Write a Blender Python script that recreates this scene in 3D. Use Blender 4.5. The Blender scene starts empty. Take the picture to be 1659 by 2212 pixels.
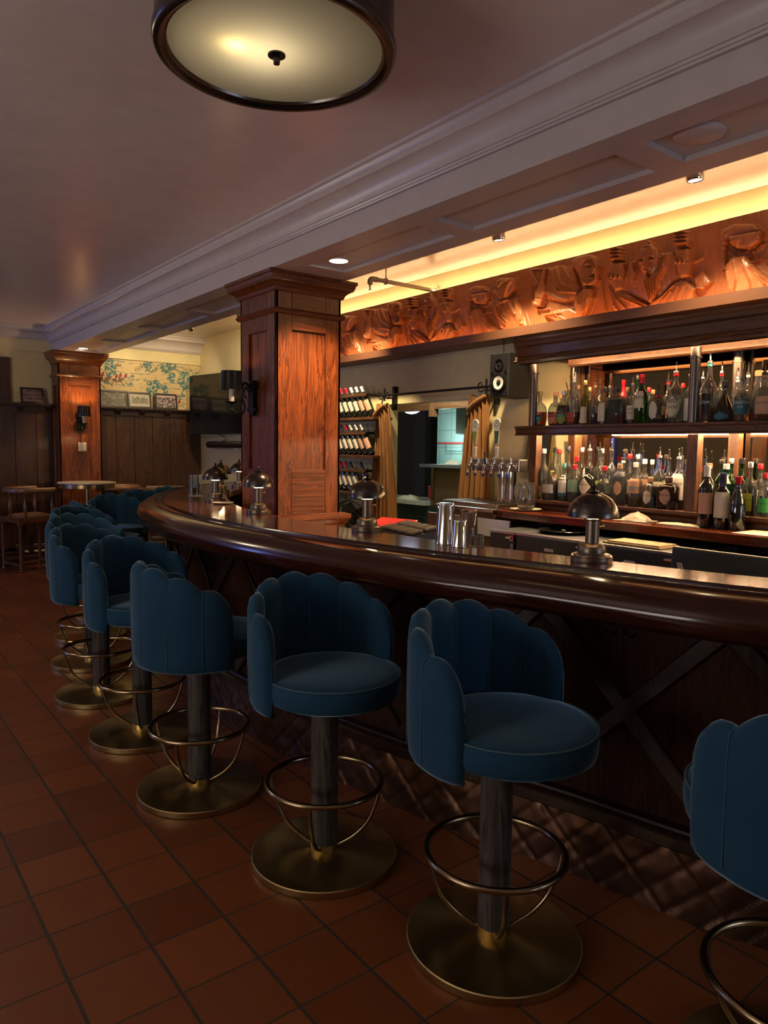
import bpy, bmesh, math, random
import numpy as np
from mathutils import Vector, Matrix
random.seed(7)
PI = math.pi
SC = bpy.context.scene
COL = SC.collection
# ------------------------------------------------------------------ camera
EYE = 1.5
FPX, YAW, PITCH, ROLL = 1569.8, math.radians(37.72), math.radians(4.95), math.radians(.74)
_f = np.array([math.sin(YAW)*math.cos(PITCH), math.cos(YAW)*math.cos(PITCH), -math.sin(PITCH)])
_r = np.array([math.cos(YAW), -math.sin(YAW), 0.0])
_u = np.cross(_r, _f)
_c, _s = math.cos(ROLL), math.sin(ROLL)
_R, _U = _c*_r + _s*_u, -_s*_r + _c*_u
cam = bpy.data.objects.new('camera', bpy.data.cameras.new('camera'))
COL.objects.link(cam)
cam.matrix_world = Matrix(((_R[0], _U[0], -_f[0], 0), (_R[1], _U[1], -_f[1], 0), (_R[2], _U[2], -_f[2], EYE), (0, 0, 0, 1)))
cam.data.sensor_fit = 'HORIZONTAL'; cam.data.sensor_width = 36; cam.data.lens = FPX/1659*36
cam.data.clip_start = .05; cam.data.clip_end = 60
SC.camera = cam
# ------------------------------------------------------------------ view, world
SC.view_settings.view_transform = 'Standard'; SC.view_settings.look = 'None'
SC.view_settings.gamma = 1; SC.view_settings.use_curve_mapping = False
SC.view_settings.exposure = 0.25
cy = SC.cycles
cy.use_denoising = True
cy.max_bounces = 9; cy.diffuse_bounces = 3; cy.glossy_bounces = 4; cy.transmission_bounces = 9; cy.transparent_max_bounces = 12
cy.caustics_reflective = False; cy.caustics_refractive = False
cy.sample_clamp_indirect = 2.0; cy.blur_glossy = 1.0
wd = bpy.data.worlds.new('world'); SC.world = wd; wd.use_nodes = True
wd.node_tree.nodes['Background'].inputs[0].default_value = (.45, .55, .8, 1)
wd.node_tree.nodes['Background'].inputs[1].default_value = .25
# ------------------------------------------------------------------ lights of the room
def lamp(name, kind, loc, power, color, aim=None, **kw):
    d = bpy.data.lights.new(name, kind); d.energy = power; d.color = color
    for k, v in kw.items(): setattr(d, k, v)
    o = bpy.data.objects.new(name, d); COL.objects.link(o); o.location = loc
    if aim is not None: o.rotation_euler = (Vector(aim)-Vector(loc)).to_track_quat('-Z', 'Y').to_euler()
    return o
DAY = (.50, .66, 1.0); WARM = (1, .74, .42)
# daylight area lights at assumed windows behind and to the side of the camera
lamp('assumed_street_daylight', 'AREA', (3.2, -2.92, 1.5), 28, (.62, .72, 1.0), (2.9, 3.5, 2.7), shape='RECTANGLE', size=1.7, size_y=1.5)
lamp('assumed_side_daylight', 'AREA', (-3.42, 2.2, 1.45), 80, (1, .88, .86), (-1.4, 2.6, 2.9), shape='RECTANGLE', size=2.6, size_y=1.5)
lamp('assumed_far_daylight', 'AREA', (-3.42, 8.95, 1.7), 34, (.22, .32, 1.0), (5, 8.95, 1.6), shape='RECTANGLE', size=1.2, size_y=1.5)

# bare point light, no fixture, added left of the view to brighten far stools
lamp('aisle_fill_light', 'POINT', (-.3, 6.4, 2.80), 26, (1, .80, .55), shadow_soft_size=.15)
lamp('kitchen_fill_light', 'POINT', (5.0, 5.6, 2.30), 34, (.85, .95, .95), shadow_soft_size=.05)  # added fill without a fixture, brightens the kitchen behind the doorway
def px(x, y):
    d = _R*((x-829.5)/FPX) + _U*(-(y-1106)/FPX) + _f
    return d
def on_x(x, y, X):
    d = px(x, y); t = X/d[0]; return Vector((X, d[1]*t, EYE+d[2]*t))
def on_z(x, y, Z):
    d = px(x, y); t = (Z-EYE)/d[2]; return Vector((d[0]*t, d[1]*t, Z))
# ------------------------------------------------------------------ materials
def srgb(h):
    v = [int(h[i:i+2], 16)/255 for i in (0, 2, 4)]
    return tuple(c/12.92 if c <= .04045 else ((c+.055)/1.055)**2.4 for c in v)+(1,)
def rgba(c):
    return srgb(c) if isinstance(c, str) else tuple(c)+((1,) if len(c) == 3 else ())
class NT:
    def __init__(s, name):
        s.m = bpy.data.materials.new(name); s.m.use_nodes = True; s.t = s.m.node_tree
        s.b = s.t.nodes['Principled BSDF']; s.out = s.t.nodes['Material Output']
    def n(s, kind, **kw):
        nd = s.t.nodes.new('ShaderNode'+kind)
        for k, v in kw.items():
            if k.startswith('i_'):
                key = k[2:]; key = int(key) if key.isdigit() else key.replace('_', ' ')
                if hasattr(v, 'is_output') or isinstance(v, bpy.types.NodeSocket): s.t.links.new(v, nd.inputs[key])
                else: nd.inputs[key].default_value = v
            else: setattr(nd, k, v)
        return nd
    def l(s, a, b): s.t.links.new(a, b)
    def set(s, **kw):
        for k, v in kw.items():
            inp = s.b.inputs[k.replace('_', ' ')]
            if isinstance(v, bpy.types.NodeSocket): s.l(v, inp)
            else: inp.default_value = v
        return s
    def coords(s, scale=(1, 1, 1), kind='Object'):
        tc = s.n('TexCoord'); mp = s.n('Mapping'); s.l(tc.outputs[kind], mp.inputs[0]); mp.inputs['Scale'].default_value = scale
        return mp.outputs[0]
    def ramp(s, fac, stops):
        r = s.n('ValToRGB'); e = r.color_ramp.elements
        while len(e) < len(stops): e.new(.5)
        for i, (p, c) in enumerate(stops): e[i].position = p; e[i].color = rgba(c)
        s.l(fac, r.inputs[0]); return r.outputs[0]
    def math(s, op, a, b=None):
        nd = s.n('Math', operation=op)
        for i, v in enumerate((a, b)):
            if v is None: continue
            if isinstance(v, bpy.types.NodeSocket): s.l(v, nd.inputs[i])
            else: nd.inputs[i].default_value = v
        return nd.outputs[0]
    def mix(s, fac, a, b):
        nd = s.n('MixRGB')
        for i, v in enumerate((fac, a, b)):
            if isinstance(v, bpy.types.NodeSocket): s.l(v, nd.inputs[i])
            else: nd.inputs[i].default_value = v if i == 0 else rgba(v)
        return nd.outputs[0]
    def bump(s, h, strength=.3, dist=.01):
        b = s.n('Bump'); b.inputs['Strength'].default_value = strength; b.inputs['Distance'].default_value = dist
        s.l(h, b.inputs['Height']); s.l(b.outputs[0], s.b.inputs['Normal'])
def plain(name, col, rough=.5, metal=0, **kw):
    m = NT(name)
    nz = m.n('TexNoise', i_Vector=m.coords((1, 1, 1)), i_Scale=9.0, i_Detail=4.0)
    c = rgba(col)
    colr = m.mix(nz.outputs[0], tuple(v*.9 for v in c[:3]), tuple(min(1, v*1.1) for v in c[:3]))
    m.set(Base_Color=colr, Roughness=rough, Metallic=metal, **kw); return m.m
def wood(name, dark, light, axis='z', rough=.4, coat=0, fine=1.0, bump=.15, spec=.5):
    m = NT(name)
    st = 9.0*fine; sc = {'x': (.7, st, st), 'y': (st, .7, st), 'z': (st, st, .7)}[axis]
    v = m.coords(sc)
    n1 = m.n('TexNoise', i_Vector=v, i_Scale=1.3, i_Detail=5.0, i_Roughness=.65, i_Distortion=1.2)
    sc2 = {'x': (3, 140, 140), 'y': (140, 3, 140), 'z': (140, 140, 3)}[axis]
    n2 = m.n('TexNoise', i_Vector=m.coords(tuple(c*fine for c in sc2)), i_Scale=1.0, i_Detail=2.0)
    w = m.math('MULTIPLY', m.math('FRACT', m.math('MULTIPLY', n1.outputs[0], 7.0)), .55)
    f = m.math('ADD', w, m.math('MULTIPLY', n2.outputs[0], .5))
    c = m.ramp(f, [(.18, dark), (.55, tuple((a+b)/2 for a, b in zip(rgba(dark)[:3], rgba(light)[:3]))), (.95, light)])
    m.set(Base_Color=c, Roughness=rough, Coat_Weight=coat, Coat_Roughness=.08, Specular_IOR_Level=spec)
    if bump: m.bump(f, bump, .004)
    return m.m
M = {}
M['ceiling'] = plain('ceiling_paint', (.80, .71, .66), .25)
M['beam'] = plain('beam_paint', (.56, .51, .50), .32)
M['cream'] = plain('cream_wall_paint', (.68, .60, .33), .6)
M['oak'] = wood('red_stained_oak', (.030, .007, .002), (.27, .070, .014), 'z', .34, .2, bump=.25)
M['oak_y'] = wood('red_stained_oak_rail', (.030, .007, .002), (.24, .062, .013), 'x', .34, .2, bump=.25)
M['dark_oak'] = wood('dark_plank_wood', (.018, .008, .004), (.085, .038, .018), 'z', .30, .3)
M['dark_oak_x'] = wood('dark_plank_rail', (.016, .007, .004), (.06, .028, .014), 'x', .35, .15)
M['cab'] = wood('walnut_cabinet', (.040, .017, .007), (.17, .078, .030), 'y', .45, .05, spec=.35)
M['cab_v'] = wood('walnut_post', (.06, .025, .010), (.24, .11, .045), 'z', .4, .1)
M['bar'] = wood('varnished_mahogany', (.075, .016, .006), (.20, .045, .014), 'y', .15, .55, .6, .04)
M['rail'] = wood('varnished_mahogany_rail', (.026, .006, .002), (.046, .010, .0035), 'y', .17, .25, .4, .0, spec=.4)
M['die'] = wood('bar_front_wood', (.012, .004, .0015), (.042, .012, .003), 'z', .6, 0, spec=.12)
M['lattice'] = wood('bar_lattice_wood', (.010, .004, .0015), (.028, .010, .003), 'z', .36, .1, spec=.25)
M['chairwood'] = wood('tavern_chair_wood', (.060, .022, .008), (.19, .075, .028), 'z', .3, .4)
M['pole'] = wood('grey_stained_ash', (.016, .014, .012), (.13, .11, .09), 'z', .55, 0, 1.0, .2, spec=.25)
M['brass'] = None
def brass():
    m = NT('brushed_brass')
    tn = m.n('Tangent', direction_type='RADIAL', axis='Z')
    m.set(Base_Color=(.52, .40, .17, 1), Metallic=1.0, Roughness=.28, Anisotropic=.85)
    m.l(tn.outputs[0], m.b.inputs['Tangent']); return m.m
M['brass'] = brass()
M['tube'] = plain('antique_brass_tube', (.34, .26, .15), .22, 1)
M['bronze'] = plain('dark_bronze', (.10, .087, .076), .25, .95)
M['bronze_column'] = plain('bronze_column', (.17, .135, .10), .36, .9)
M['bronze_gold'] = plain('bronze_gold_trim', (.33, .24, .12), .25, 1)
M['black_metal'] = plain('black_metal', (.015, .014, .014), .4, .6)
M['gunmetal'] = plain('gunmetal_pipe', (.17, .145, .125), .33, .85)
M['steel'] = plain('brushed_steel', (.46, .46, .45), .3, 1)
M['chrome'] = plain('chrome', (.75, .75, .76), .08, 1)
M['black'] = plain('black_plastic', (.012, .012, .013), .35)
M['fridge'] = plain('fridge_black_vinyl', (.030, .036, .036), .4)
M['white'] = plain('white_enamel', (.7, .7, .68), .35)
M['offwhite'] = plain('off_white', (.65, .60, .45), .6)
M['paper'] = plain('paper', (.75, .70, .52), .7)
M['red'] = plain('red_plastic', (.55, .02, .02), .35)
M['bluep'] = plain('blue_plastic', (.04, .06, .30), .4)
M['redcap'] = plain('red_foil', (.45, .01, .02), .3, .2)
M['leather'] = plain('tan_leather', (.17, .095, .05), .32)
M['nails'] = plain('brass_nailheads', (.6, .5, .3), .25, 1)
M['marble'] = plain('pale_marble', (.5, .48, .42), .25)
M['kitchen_tile'] = None
M['stucco'] = plain('grey_speckled_panel', (.34, .40, .32), .55)
M['blackglass'] = plain('black_glass', (.006, .006, .007), .12)
M['piping'] = plain('seat_piping_velvet', (.045, .11, .135), .8)
def velvet():
    m = NT('teal_blue_velvet')
    v = m.coords((1, 1, 1)); n = m.n('TexNoise', i_Vector=v, i_Scale=5.0, i_Detail=3.0)
    n2 = m.n('TexNoise', i_Vector=v, i_Scale=260.0, i_Detail=2.0)
    c = m.mix(n.outputs[0], (.008, .041, .085), (.016, .062, .112))
    m.set(Base_Color=c, Roughness=.85, Sheen_Weight=1.0, Sheen_Roughness=.30, Sheen_Tint=(.50, .80, 1.0, 1), Specular_IOR_Level=.15)
    m.bump(n2.outputs[0], .25, .001); return m.m
M['velvet'] = velvet()
def curtain_mat():
    m = NT('mustard_velvet_curtain'); n = m.n('TexNoise', i_Vector=m.coords((1, 1, 1)), i_Scale=4.0)
    m.set(Base_Color=m.mix(n.outputs[0], (.19, .078, .015), (.23, .095, .02)), Roughness=.8, Sheen_Weight=.6, Sheen_Tint=(1, .7, .35, 1)); return m.m
M['curtain'] = curtain_mat()
def tiles():
    m = NT('terracotta_floor_tiles')
    tc = m.n('TexCoord'); sp = m.n('SeparateXYZ'); m.l(tc.outputs['Object'], sp.inputs[0])
    wob = m.n('TexNoise', i_Scale=6.0, i_Detail=3.0); m.l(tc.outputs['Object'], wob.inputs['Vector'])
    wv = m.math('MULTIPLY', m.math('SUBTRACT', wob.outputs[0], .5), .006)
    P = .2360
    ux = m.math('DIVIDE', m.math('ADD', m.math('SUBTRACT', sp.outputs[0], .251), wv), P)
    uy = m.math('DIVIDE', m.math('ADD', m.math('SUBTRACT', sp.outputs[1], 2.996), wv), P)
    dx = m.math('ABSOLUTE', m.math('SUBTRACT', m.math('FRACT', m.math('ADD', ux, .5)), .5))
    dy = m.math('ABSOLUTE', m.math('SUBTRACT', m.math('FRACT', m.math('ADD', uy, .5)), .5))
    gx = m.math('LESS_THAN', dx, .022); gy = m.math('LESS_THAN', dy, .013)
    g = m.math('MAXIMUM', gx, gy)
    fx = m.math('FLOOR', ux); fy = m.math('FLOOR', uy)
    cb = m.n('CombineXYZ'); m.l(fx, cb.inputs[0]); m.l(fy, cb.inputs[1])
    wn = m.n('TexWhiteNoise'); m.l(cb.outputs[0], wn.inputs['Vector'])
    nz = m.n('TexNoise', i_Scale=14.0, i_Detail=5.0); m.l(tc.outputs['Object'], nz.inputs['Vector'])
    base = m.mix(wn.outputs[0], (.17, .048, .012), (.27, .078, .020))
    base = m.mix(m.math('MULTIPLY', nz.outputs[0], .45), base, (.14, .048, .02))
    m.set(Base_Color=m.mix(g, base, (.045, .028, .016)), Roughness=m.math('ADD', m.math('MULTIPLY', nz.outputs[0], .22), m.math('ADD', m.math('MULTIPLY', g, .3), .22)))
    h = m.math('SUBTRACT', m.math('MULTIPLY', nz.outputs[0], .25), g); m.bump(h, .5, .004)
    return m.m
M['floor'] = tiles()
def grid_tile(name, col, grout, size, rough, axes=(1, 2)):
    m = NT(name); tc = m.n('TexCoord'); sp = m.n('SeparateXYZ'); m.l(tc.outputs['Object'], sp.inputs[0]); gs = []
    for a in axes:
        u = m.math('DIVIDE', sp.outputs[a], size)
        gs.append(m.math('LESS_THAN', m.math('ABSOLUTE', m.math('SUBTRACT', m.math('FRACT', u), .5)), .03))
    g = m.math('MAXIMUM', *gs)
    m.set(Base_Color=m.mix(g, col, grout), Roughness=rough); m.bump(m.math('SUBTRACT', 1.0, g), .3, .002); return m.m
M['white_tile'] = grid_tile('white_wall_tile', (.50, .56, .52), (.33, .38, .36), .28, .3)
M['green_tile'] = grid_tile('green_wall_tile', (.012, .035, .028), (.05, .06, .05), .16, .25)
def hammered():
    m = NT('hammered_copper'); v = m.coords((1, 1, 1))
    a = m.n('TexVoronoi', i_Vector=v, i_Scale=26.0, feature='SMOOTH_F1'); b = m.n('TexNoise', i_Vector=v, i_Scale=7.0, i_Detail=4.0)
    c = m.ramp(b.outputs[0], [(.3, (.09, .048, .030)), (.7, (.15, .080, .050))])
    m.set(Base_Color=c, Metallic=.85, Roughness=.38); m.bump(a.outputs[0], .18, .006); return m.m
M['copper'] = hammered()
def carved():
    m = NT('carved_relief_wood'); v = m.coords((1, 1, 1)); vs = m.coords((1, 22, 3))
    n = m.n('TexNoise', i_Vector=vs, i_Scale=4.0, i_Detail=4.0, i_Distortion=.6); k = m.n('TexNoise', i_Vector=v, i_Scale=90.0, i_Detail=2.0)
    c = m.ramp(n.outputs[0], [(.2, (.27, .095, .035)), (.8, (.44, .17, .065))])
    m.set(Base_Color=c, Roughness=.36, Coat_Weight=.3, Coat_Roughness=.2)
    m.bump(m.math('ADD', n.outputs[0], m.math('MULTIPLY', k.outputs[0], .5)), .22, .004); return m.m
M['carved'] = carved()
def emis(name, col, s):
    m = NT(name); nz = m.n('TexNoise', i_Scale=30.0)
    m.set(Base_Color=(0.02, .02, .02, 1), Emission_Color=rgba(col), Emission_Strength=s); return m.m
def glass(name, col, rough=0.0, ior=1.45):
    m = NT(name); m.set(Base_Color=rgba(col), Transmission_Weight=.97, Roughness=rough, IOR=ior); return m.m
def liquid(name, col, rough=0.0):
    m = NT(name); m.set(Base_Color=rgba(col), Transmission_Weight=.78, Roughness=rough, IOR=1.34); return m.m
M['whiskey'] = plain('iced_whiskey', (.55, .17, .03), .1, Transmission_Weight=.45)
M['glass'] = glass('clear_bottle_glass', (.93, .97, .93))
M['glass_green'] = glass('green_bottle_glass', (.10, .30, .08))
M['glass_teal'] = glass('teal_bottle_glass', (.08, .50, .42))
M['glass_frost'] = glass('frosted_bottle_glass', (.85, .90, .82), .25)
M['glass_yellow'] = glass('yellow_green_glass', (.55, .60, .12))
M['glass_dark'] = plain('near_black_bottle_glass', (.008, .012, .008), .06, Coat_Weight=1.0)
M['glass_brown'] = glass('brown_bottle_glass', (.22, .07, .02))
M['amber'] = liquid('amber_spirit', (.95, .34, .05)); M['dkamber'] = liquid('dark_amber_spirit', (.70, .12, .03))
M['clearliq'] = liquid('clear_spirit', (.85, .92, .86)); M['gold'] = liquid('gold_spirit', (.75, .52, .08)); M['lime'] = liquid('lime_liqueur', (.50, .62, .08))
M['pinkliq'] = liquid('pink_spirit', (.85, .45, .32)); M['blueliq'] = liquid('violet_liqueur', (.12, .03, .10))
M['mirror'] = plain('mirror_glass', (.36, .31, .24), .03, 1)
LABC = {'cream': (.72, .66, .46), 'white': (.75, .75, .68), 'teal': (.06, .30, .29), 'red': (.45, .06, .03), 'green': (.05, .13, .08), 'olive': (.26, .36, .08),
        'pink': (.60, .30, .20), 'black': (.015, .015, .015), 'blue': (.03, .15, .20), 'sage': (.20, .36, .27), 'lime': (.42, .58, .06), 'kelly': (.05, .42, .08), 'grey': (.45, .45, .38), 'peach': (.55, .33, .20)}
for k, v in LABC.items(): M['lab_'+k] = plain('label_'+k, v, .6)
M['ink'] = plain('printed_ink', (.02, .02, .02), .6); M['ink_w'] = plain('white_print', (.8, .78, .7), .6)
for k, v in {'black': (.01, .01, .01), 'white': (.7, .7, .65), 'teal': (.05, .35, .35), 'cork': (.45, .25, .12), 'gold': (.6, .42, .15), 'steel': (.5, .5, .5), 'brown': (.10, .05, .03), 'navy': (.01, .02, .06)}.items():
    M['cap_'+k] = plain('cap_'+k, v, .35, 1.0 if k in ('gold', 'steel') else 0)
M['cap_red'] = M['redcap']
def vcol(name, rough=.6):
    m = NT(name); a = m.n('VertexColor', layer_name='Col'); m.set(Base_Color=a.outputs[0], Roughness=rough); return m.m
M['vcol'] = vcol('printed_picture')
M['wallpaper'] = vcol('toile_wallpaper', .7)
# ------------------------------------------------------------------ mesh building
class MB:
    def __init__(s): s.v = []; s.f = []
    def add(s, vs, fs, mat=None):
        k = len(s.v)
        s.v += [tuple(mat @ Vector(v)) if mat is not None else tuple(v) for v in vs]; s.f += [tuple(i+k for i in f) for f in fs]; return s
    def box(s, a, b, mat=None):
        x0, y0, z0 = a; x1, y1, z1 = b
        return s.add([(x0, y0, z0), (x1, y0, z0), (x1, y1, z0), (x0, y1, z0), (x0, y0, z1), (x1, y0, z1), (x1, y1, z1), (x0, y1, z1)],
                     [(0, 3, 2, 1), (4, 5, 6, 7), (0, 1, 5, 4), (1, 2, 6, 5), (2, 3, 7, 6), (3, 0, 4, 7)], mat)
    def lathe(s, prof, n=24, mat=None, shape=None, closed=False):
        vs = []; fs = []
        for r, z in prof:
            for i in range(n):
                a = 2*PI*i/n; k = shape(a, z) if shape else 1
                vs.append((r*k*math.cos(a), r*k*math.sin(a), z))
        m = len(prof)
        for j in range(m-1 if not closed else m):
            for i in range(n):
                fs.append((j*n+i, j*n+(i+1) % n, ((j+1) % m)*n+(i+1) % n, ((j+1) % m)*n+i))
        if not closed:
            fs.append(tuple(range(n))[::-1]); fs.append(tuple((m-1)*n+i for i in range(n)))
        return s.add(vs, fs, mat)
    def tube(s, pts, r, n=10, cyc=False, mat=None):
        pts = [Vector(p) for p in pts]; N = len(pts); vs = []; fs = []; up = None
        for k, p in enumerate(pts):
            if cyc: t = pts[(k+1) % N]-pts[k-1]
            else: t = pts[min(k+1, N-1)]-pts[max(k-1, 0)]
            t.normalize()
            if up is None: up = Vector((0, 0, 1)) if abs(t.z) < .9 else Vector((1, 0, 0))
            x = up.cross(t)
            if x.length < 1e-5: x = Vector((0, 1, 0)).cross(t)
            x.normalize(); up = t.cross(x).normalized()
            rr = r[k] if isinstance(r, (list, tuple)) else r
            for i in range(n):
                a = 2*PI*i/n; vs.append(tuple(p+x*math.cos(a)*rr+up*math.sin(a)*rr))
        for k in range(N if cyc else N-1):
            for i in range(n): fs.append((k*n+i, k*n+(i+1) % n, ((k+1) % N)*n+(i+1) % n, ((k+1) % N)*n+i))
        if not cyc: fs.append(tuple(range(n))[::-1]); fs.append(tuple((N-1)*n+i for i in range(n)))
        return s.add(vs, fs, mat)
    def prism(s, poly, a, b, plane='xy', mat=None):
        n = len(poly)
        f = {'xy': lambda p, h: (p[0], p[1], h), 'xz': lambda p, h: (p[0], h, p[1]), 'yz': lambda p, h: (h, p[0], p[1])}[plane]
        vs = [f(p, a) for p in poly]+[f(p, b) for p in poly]
        fs = [tuple(range(n))[::-1], tuple(range(n, 2*n))]+[(i, (i+1) % n, n+(i+1) % n, n+i) for i in range(n)]
        return s.add(vs, fs, mat)
    def sweep(s, path, prof, cyc=False, flip=1):
        """path: list of (x,y); prof: list of (offset, z) closed loop; offset along the outward normal"""
        N = len(path); m = len(prof); vs = []; fs = []
        for k in range(N):
            a = Vector(path[max(k-1, 0)]); b = Vector(path[min(k+1, N-1)]); t = (b-a).normalized(); nx, ny = -t.y*flip, t.x*flip
            for o, z in prof: vs.append((path[k][0]+nx*o, path[k][1]+ny*o, z))
        for k in range(N-1):
            for i in range(m): fs.append((k*m+i, k*m+(i+1) % m, (k+1)*m+(i+1) % m, (k+1)*m+i))
        fs.append(tuple(range(m))[::-1]); fs.append(tuple((N-1)*m+i for i in range(m)))
        return s.add(vs, fs)
def obj(name, mb, mat, parent=None, smooth=None, loc=None, bevel=0):
    me = bpy.data.meshes.new(name); me.from_pydata(mb.v, [], mb.f)
    bm = bmesh.new(); bm.from_mesh(me); bmesh.ops.recalc_face_normals(bm, faces=bm.faces)
    if smooth is not None:
        for f in bm.faces: f.smooth = True
        for e in bm.edges:
            if len(e.link_faces) == 2 and e.calc_face_angle(0) > math.radians(smooth): e.smooth = False
    bm.to_mesh(me); bm.free()
    me.materials.append(M[mat] if isinstance(mat, str) else mat)
    o = bpy.data.objects.new(name, me); COL.objects.link(o)
    if parent: o.parent = parent
    if loc: o.location = loc
    if bevel:
        b = o.modifiers.new('bevel', 'BEVEL'); b.width = bevel; b.segments = 2; b.limit_method = 'ANGLE'; b.angle_limit = math.radians(40)
    return o
def tag(o, label, cat, group=None):
    o['label'] = label; o['category'] = cat
    if group: o['group'] = group
    return o
def thing(name, label, cat, loc=(0, 0, 0), rz=0, group=None):
    o = bpy.data.objects.new(name, None); COL.objects.link(o); o.empty_display_size = .05
    o.location = loc; o.rotation_euler = (0, 0, rz); return tag(o, label, cat, group)
def struct(name, mb, mat, **kw):
    o = obj(name, mb, mat, **kw); o['kind'] = 'structure'; return o
KIDS = {}
def dup(root, loc, rz, label, group=None):
    r = root.copy(); COL.objects.link(r); r.location = loc; r.rotation_euler = (0, 0, rz); r['label'] = label
    if group: r['group'] = group
    for ch in list(root.children):
        c = ch.copy(); COL.objects.link(c); c.parent = r
        for g in list(ch.children):
            d = g.copy(); COL.objects.link(d); d.parent = c
    return r
def crom(P, n):
    out = []; m = len(P)
    for i in range(m-1):
        p0 = P[max(i-1, 0)]; p1 = P[i]; p2 = P[i+1]; p3 = P[min(i+2, m-1)]
        for k in range(n):
            t = k/n
            out.append(tuple(.5*((2*p1[d])+(-p0[d]+p2[d])*t+(2*p0[d]-5*p1[d]+4*p2[d]-p3[d])*t*t+(-p0[d]+3*p1[d]-3*p2[d]+p3[d])*t**3) for d in range(len(p1))))
    out.append(tuple(P[-1])); return out
_tcache = {}
def text_geo(body, size, depth=0.0006):
    key = (body, size)
    if key not in _tcache:
        cu = bpy.data.curves.new('t', 'FONT'); cu.body = body; cu.size = size; cu.align_x = 'CENTER'; cu.align_y = 'CENTER'; cu.resolution_u = 2; cu.extrude = 0
        o = bpy.data.objects.new('t', cu); COL.objects.link(o)
        dg = bpy.context.evaluated_depsgraph_get(); e = o.evaluated_get(dg); me = e.to_mesh()
        vs = [tuple(v.co) for v in me.vertices]; fs = [tuple(p.vertices) for p in me.polygons]
        e.to_mesh_clear(); bpy.data.objects.remove(o); bpy.data.curves.remove(cu); _tcache[key] = (vs, fs)
    return _tcache[key]
def lettering(body, size, mat, parent, place, name='lettering'):
    """place maps flat text coordinates (x right, y up) to 3-D"""
    vs, fs = text_geo(body, size); mb = MB(); mb.add([place(v[0], v[1]) for v in vs], fs)
    me = bpy.data.meshes.new(name); me.from_pydata(mb.v, [], mb.f); me.materials.append(M[mat])
    o = bpy.data.objects.new(name, me); COL.objects.link(o); o.parent = parent; return o
# ================================================================== THE ROOM
ZC = 2.94; WX = 4.31; WY = 9.9
struct('floor', MB().box((-3.5, -3, -.1), (9, 11, 0)), 'floor')
ZBC = 3.02
struct('ceiling', MB().box((-3.6, -3.1, ZC), (2.5, 10, ZC+.12)), 'ceiling')
struct('ceiling_bar', MB().box((2.5, -3.1, ZBC), (4.42, 10, ZBC+.1)), 'ceiling')
struct('wall_left', MB().box((-3.6, -3.1, 0), (-3.5, 10, ZC)), 'cream')
struct('wall_near', MB().box((-3.5, -3.1, 0), (4.42, -3, ZBC)), 'cream')
struct('wall_far', MB().box((-3.5, WY, 0), (4.42, WY+.1, ZBC)), 'cream')
wb = MB(); DY0, DY1, DZ = 4.27, 5.515, 1.925
wb.box((WX, -3, 0), (WX+.11, DY0, ZBC)); wb.box((WX, DY1, 0), (WX+.11, WY, ZBC)); wb.box((WX, DY0, DZ), (WX+.11, DY1, ZBC))
struct('wall_right', wb, 'cream')
# assumed windows outside the view, behind and beside the camera
for k, (a, b) in enumerate((((2.35, -3.0, .75), (4.05, -2.95, 2.25)), ((-3.5, .9, .95), (-3.45, 3.5, 2.45)), ((-3.5, 8.3, .95), (-3.45, 9.6, 2.45)))):
    m = MB(); x0, y0, z0 = a; x1, y1, z1 = b; t = .06
    if k == 0:
        m.box(a, (x0+t, y1, z1)); m.box((x1-t, y0, z0), b); m.box(a, (x1, y1, z0+t)); m.box((x0, y0, z1-t), b); m.box(((x0+x1)/2-.02, y0, z0), ((x0+x1)/2+.02, y1, z1))
    else:
        m.box(a, (x1, y0+t, z1)); m.box((x0, y1-t, z0), b); m.box(a, (x1, y1, z0+t)); m.box((x0, y0, z1-t), b); m.box((x0, (y0+y1)/2-.02, z0), (x1, (y0+y1)/2+.02, z1))
    struct('window_%d' % (k+1), m, 'dark_oak')
# ---- beam along the bar: solid box, coffered soffit
BX0, BX1, BZ = 2.33, 2.90, 2.647
bm_ = MB().box((BX0, -3, BZ+.022), (BX1, WY, ZBC))
cuts = [(-.75, .40), (.52, 1.65), (1.775, 2.83), (2.96, 4.02), (5.0, 6.0), (6.126, 7.163), (7.287, 8.34), (8.46, 9.40)]
bm_.box((BX0, -3, BZ), (2.478, WY, BZ+.022)); bm_.box((2.758, -3, BZ), (BX1, WY, BZ+.022))
y = -3
for a, b in cuts+[(WY, WY)]:
    bm_.box((2.478, y, BZ), (2.758, a, BZ+.022)); y = b
struct('trim_1', bm_, 'beam')
def cove(x0, z0, px_, pz):   # crown moulding section, projecting px_ from the face and rising pz to the ceiling
    P = [(0, 0), (.14, 0), (.16, .05), (.22, .05), (.24, .11), (.30, .11)]
    for k in range(7):
        a = PI/2*k/6; P.append((.30+.44*(1-math.cos(a)), .11+.50*math.sin(a)))
    P += [(.76, .63), (.76, .74), (.80, .78), (.84, .90), (.95, .93), (1, 1), (0, 1)]
    return [(x0+p*px_, z0+q*pz) for p, q in P]
struct('trim_2', MB().sweep([(BX0, -3), (BX0, WY)], cove(0, 2.765, .13, ZC-2.765), flip=1), 'beam', smooth=30)
struct('trim_3', MB().sweep([(-3.5, WY), (BX0, WY)], cove(0, 2.79, .22, ZC-2.79), flip=-1), 'beam', smooth=30)
struct('trim_4', MB().sweep([(BX1, WY), (WX, WY)], cove(0, 2.79, .26, ZBC-2.79), flip=-1), 'beam', smooth=30)
struct('trim_5', MB().box((-3.5, WY-.022, 2.65), (WX, WY, 2.80)).box((-3.5, WY-.028, 2.645), (WX, WY, 2.66)), 'cream')
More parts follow.
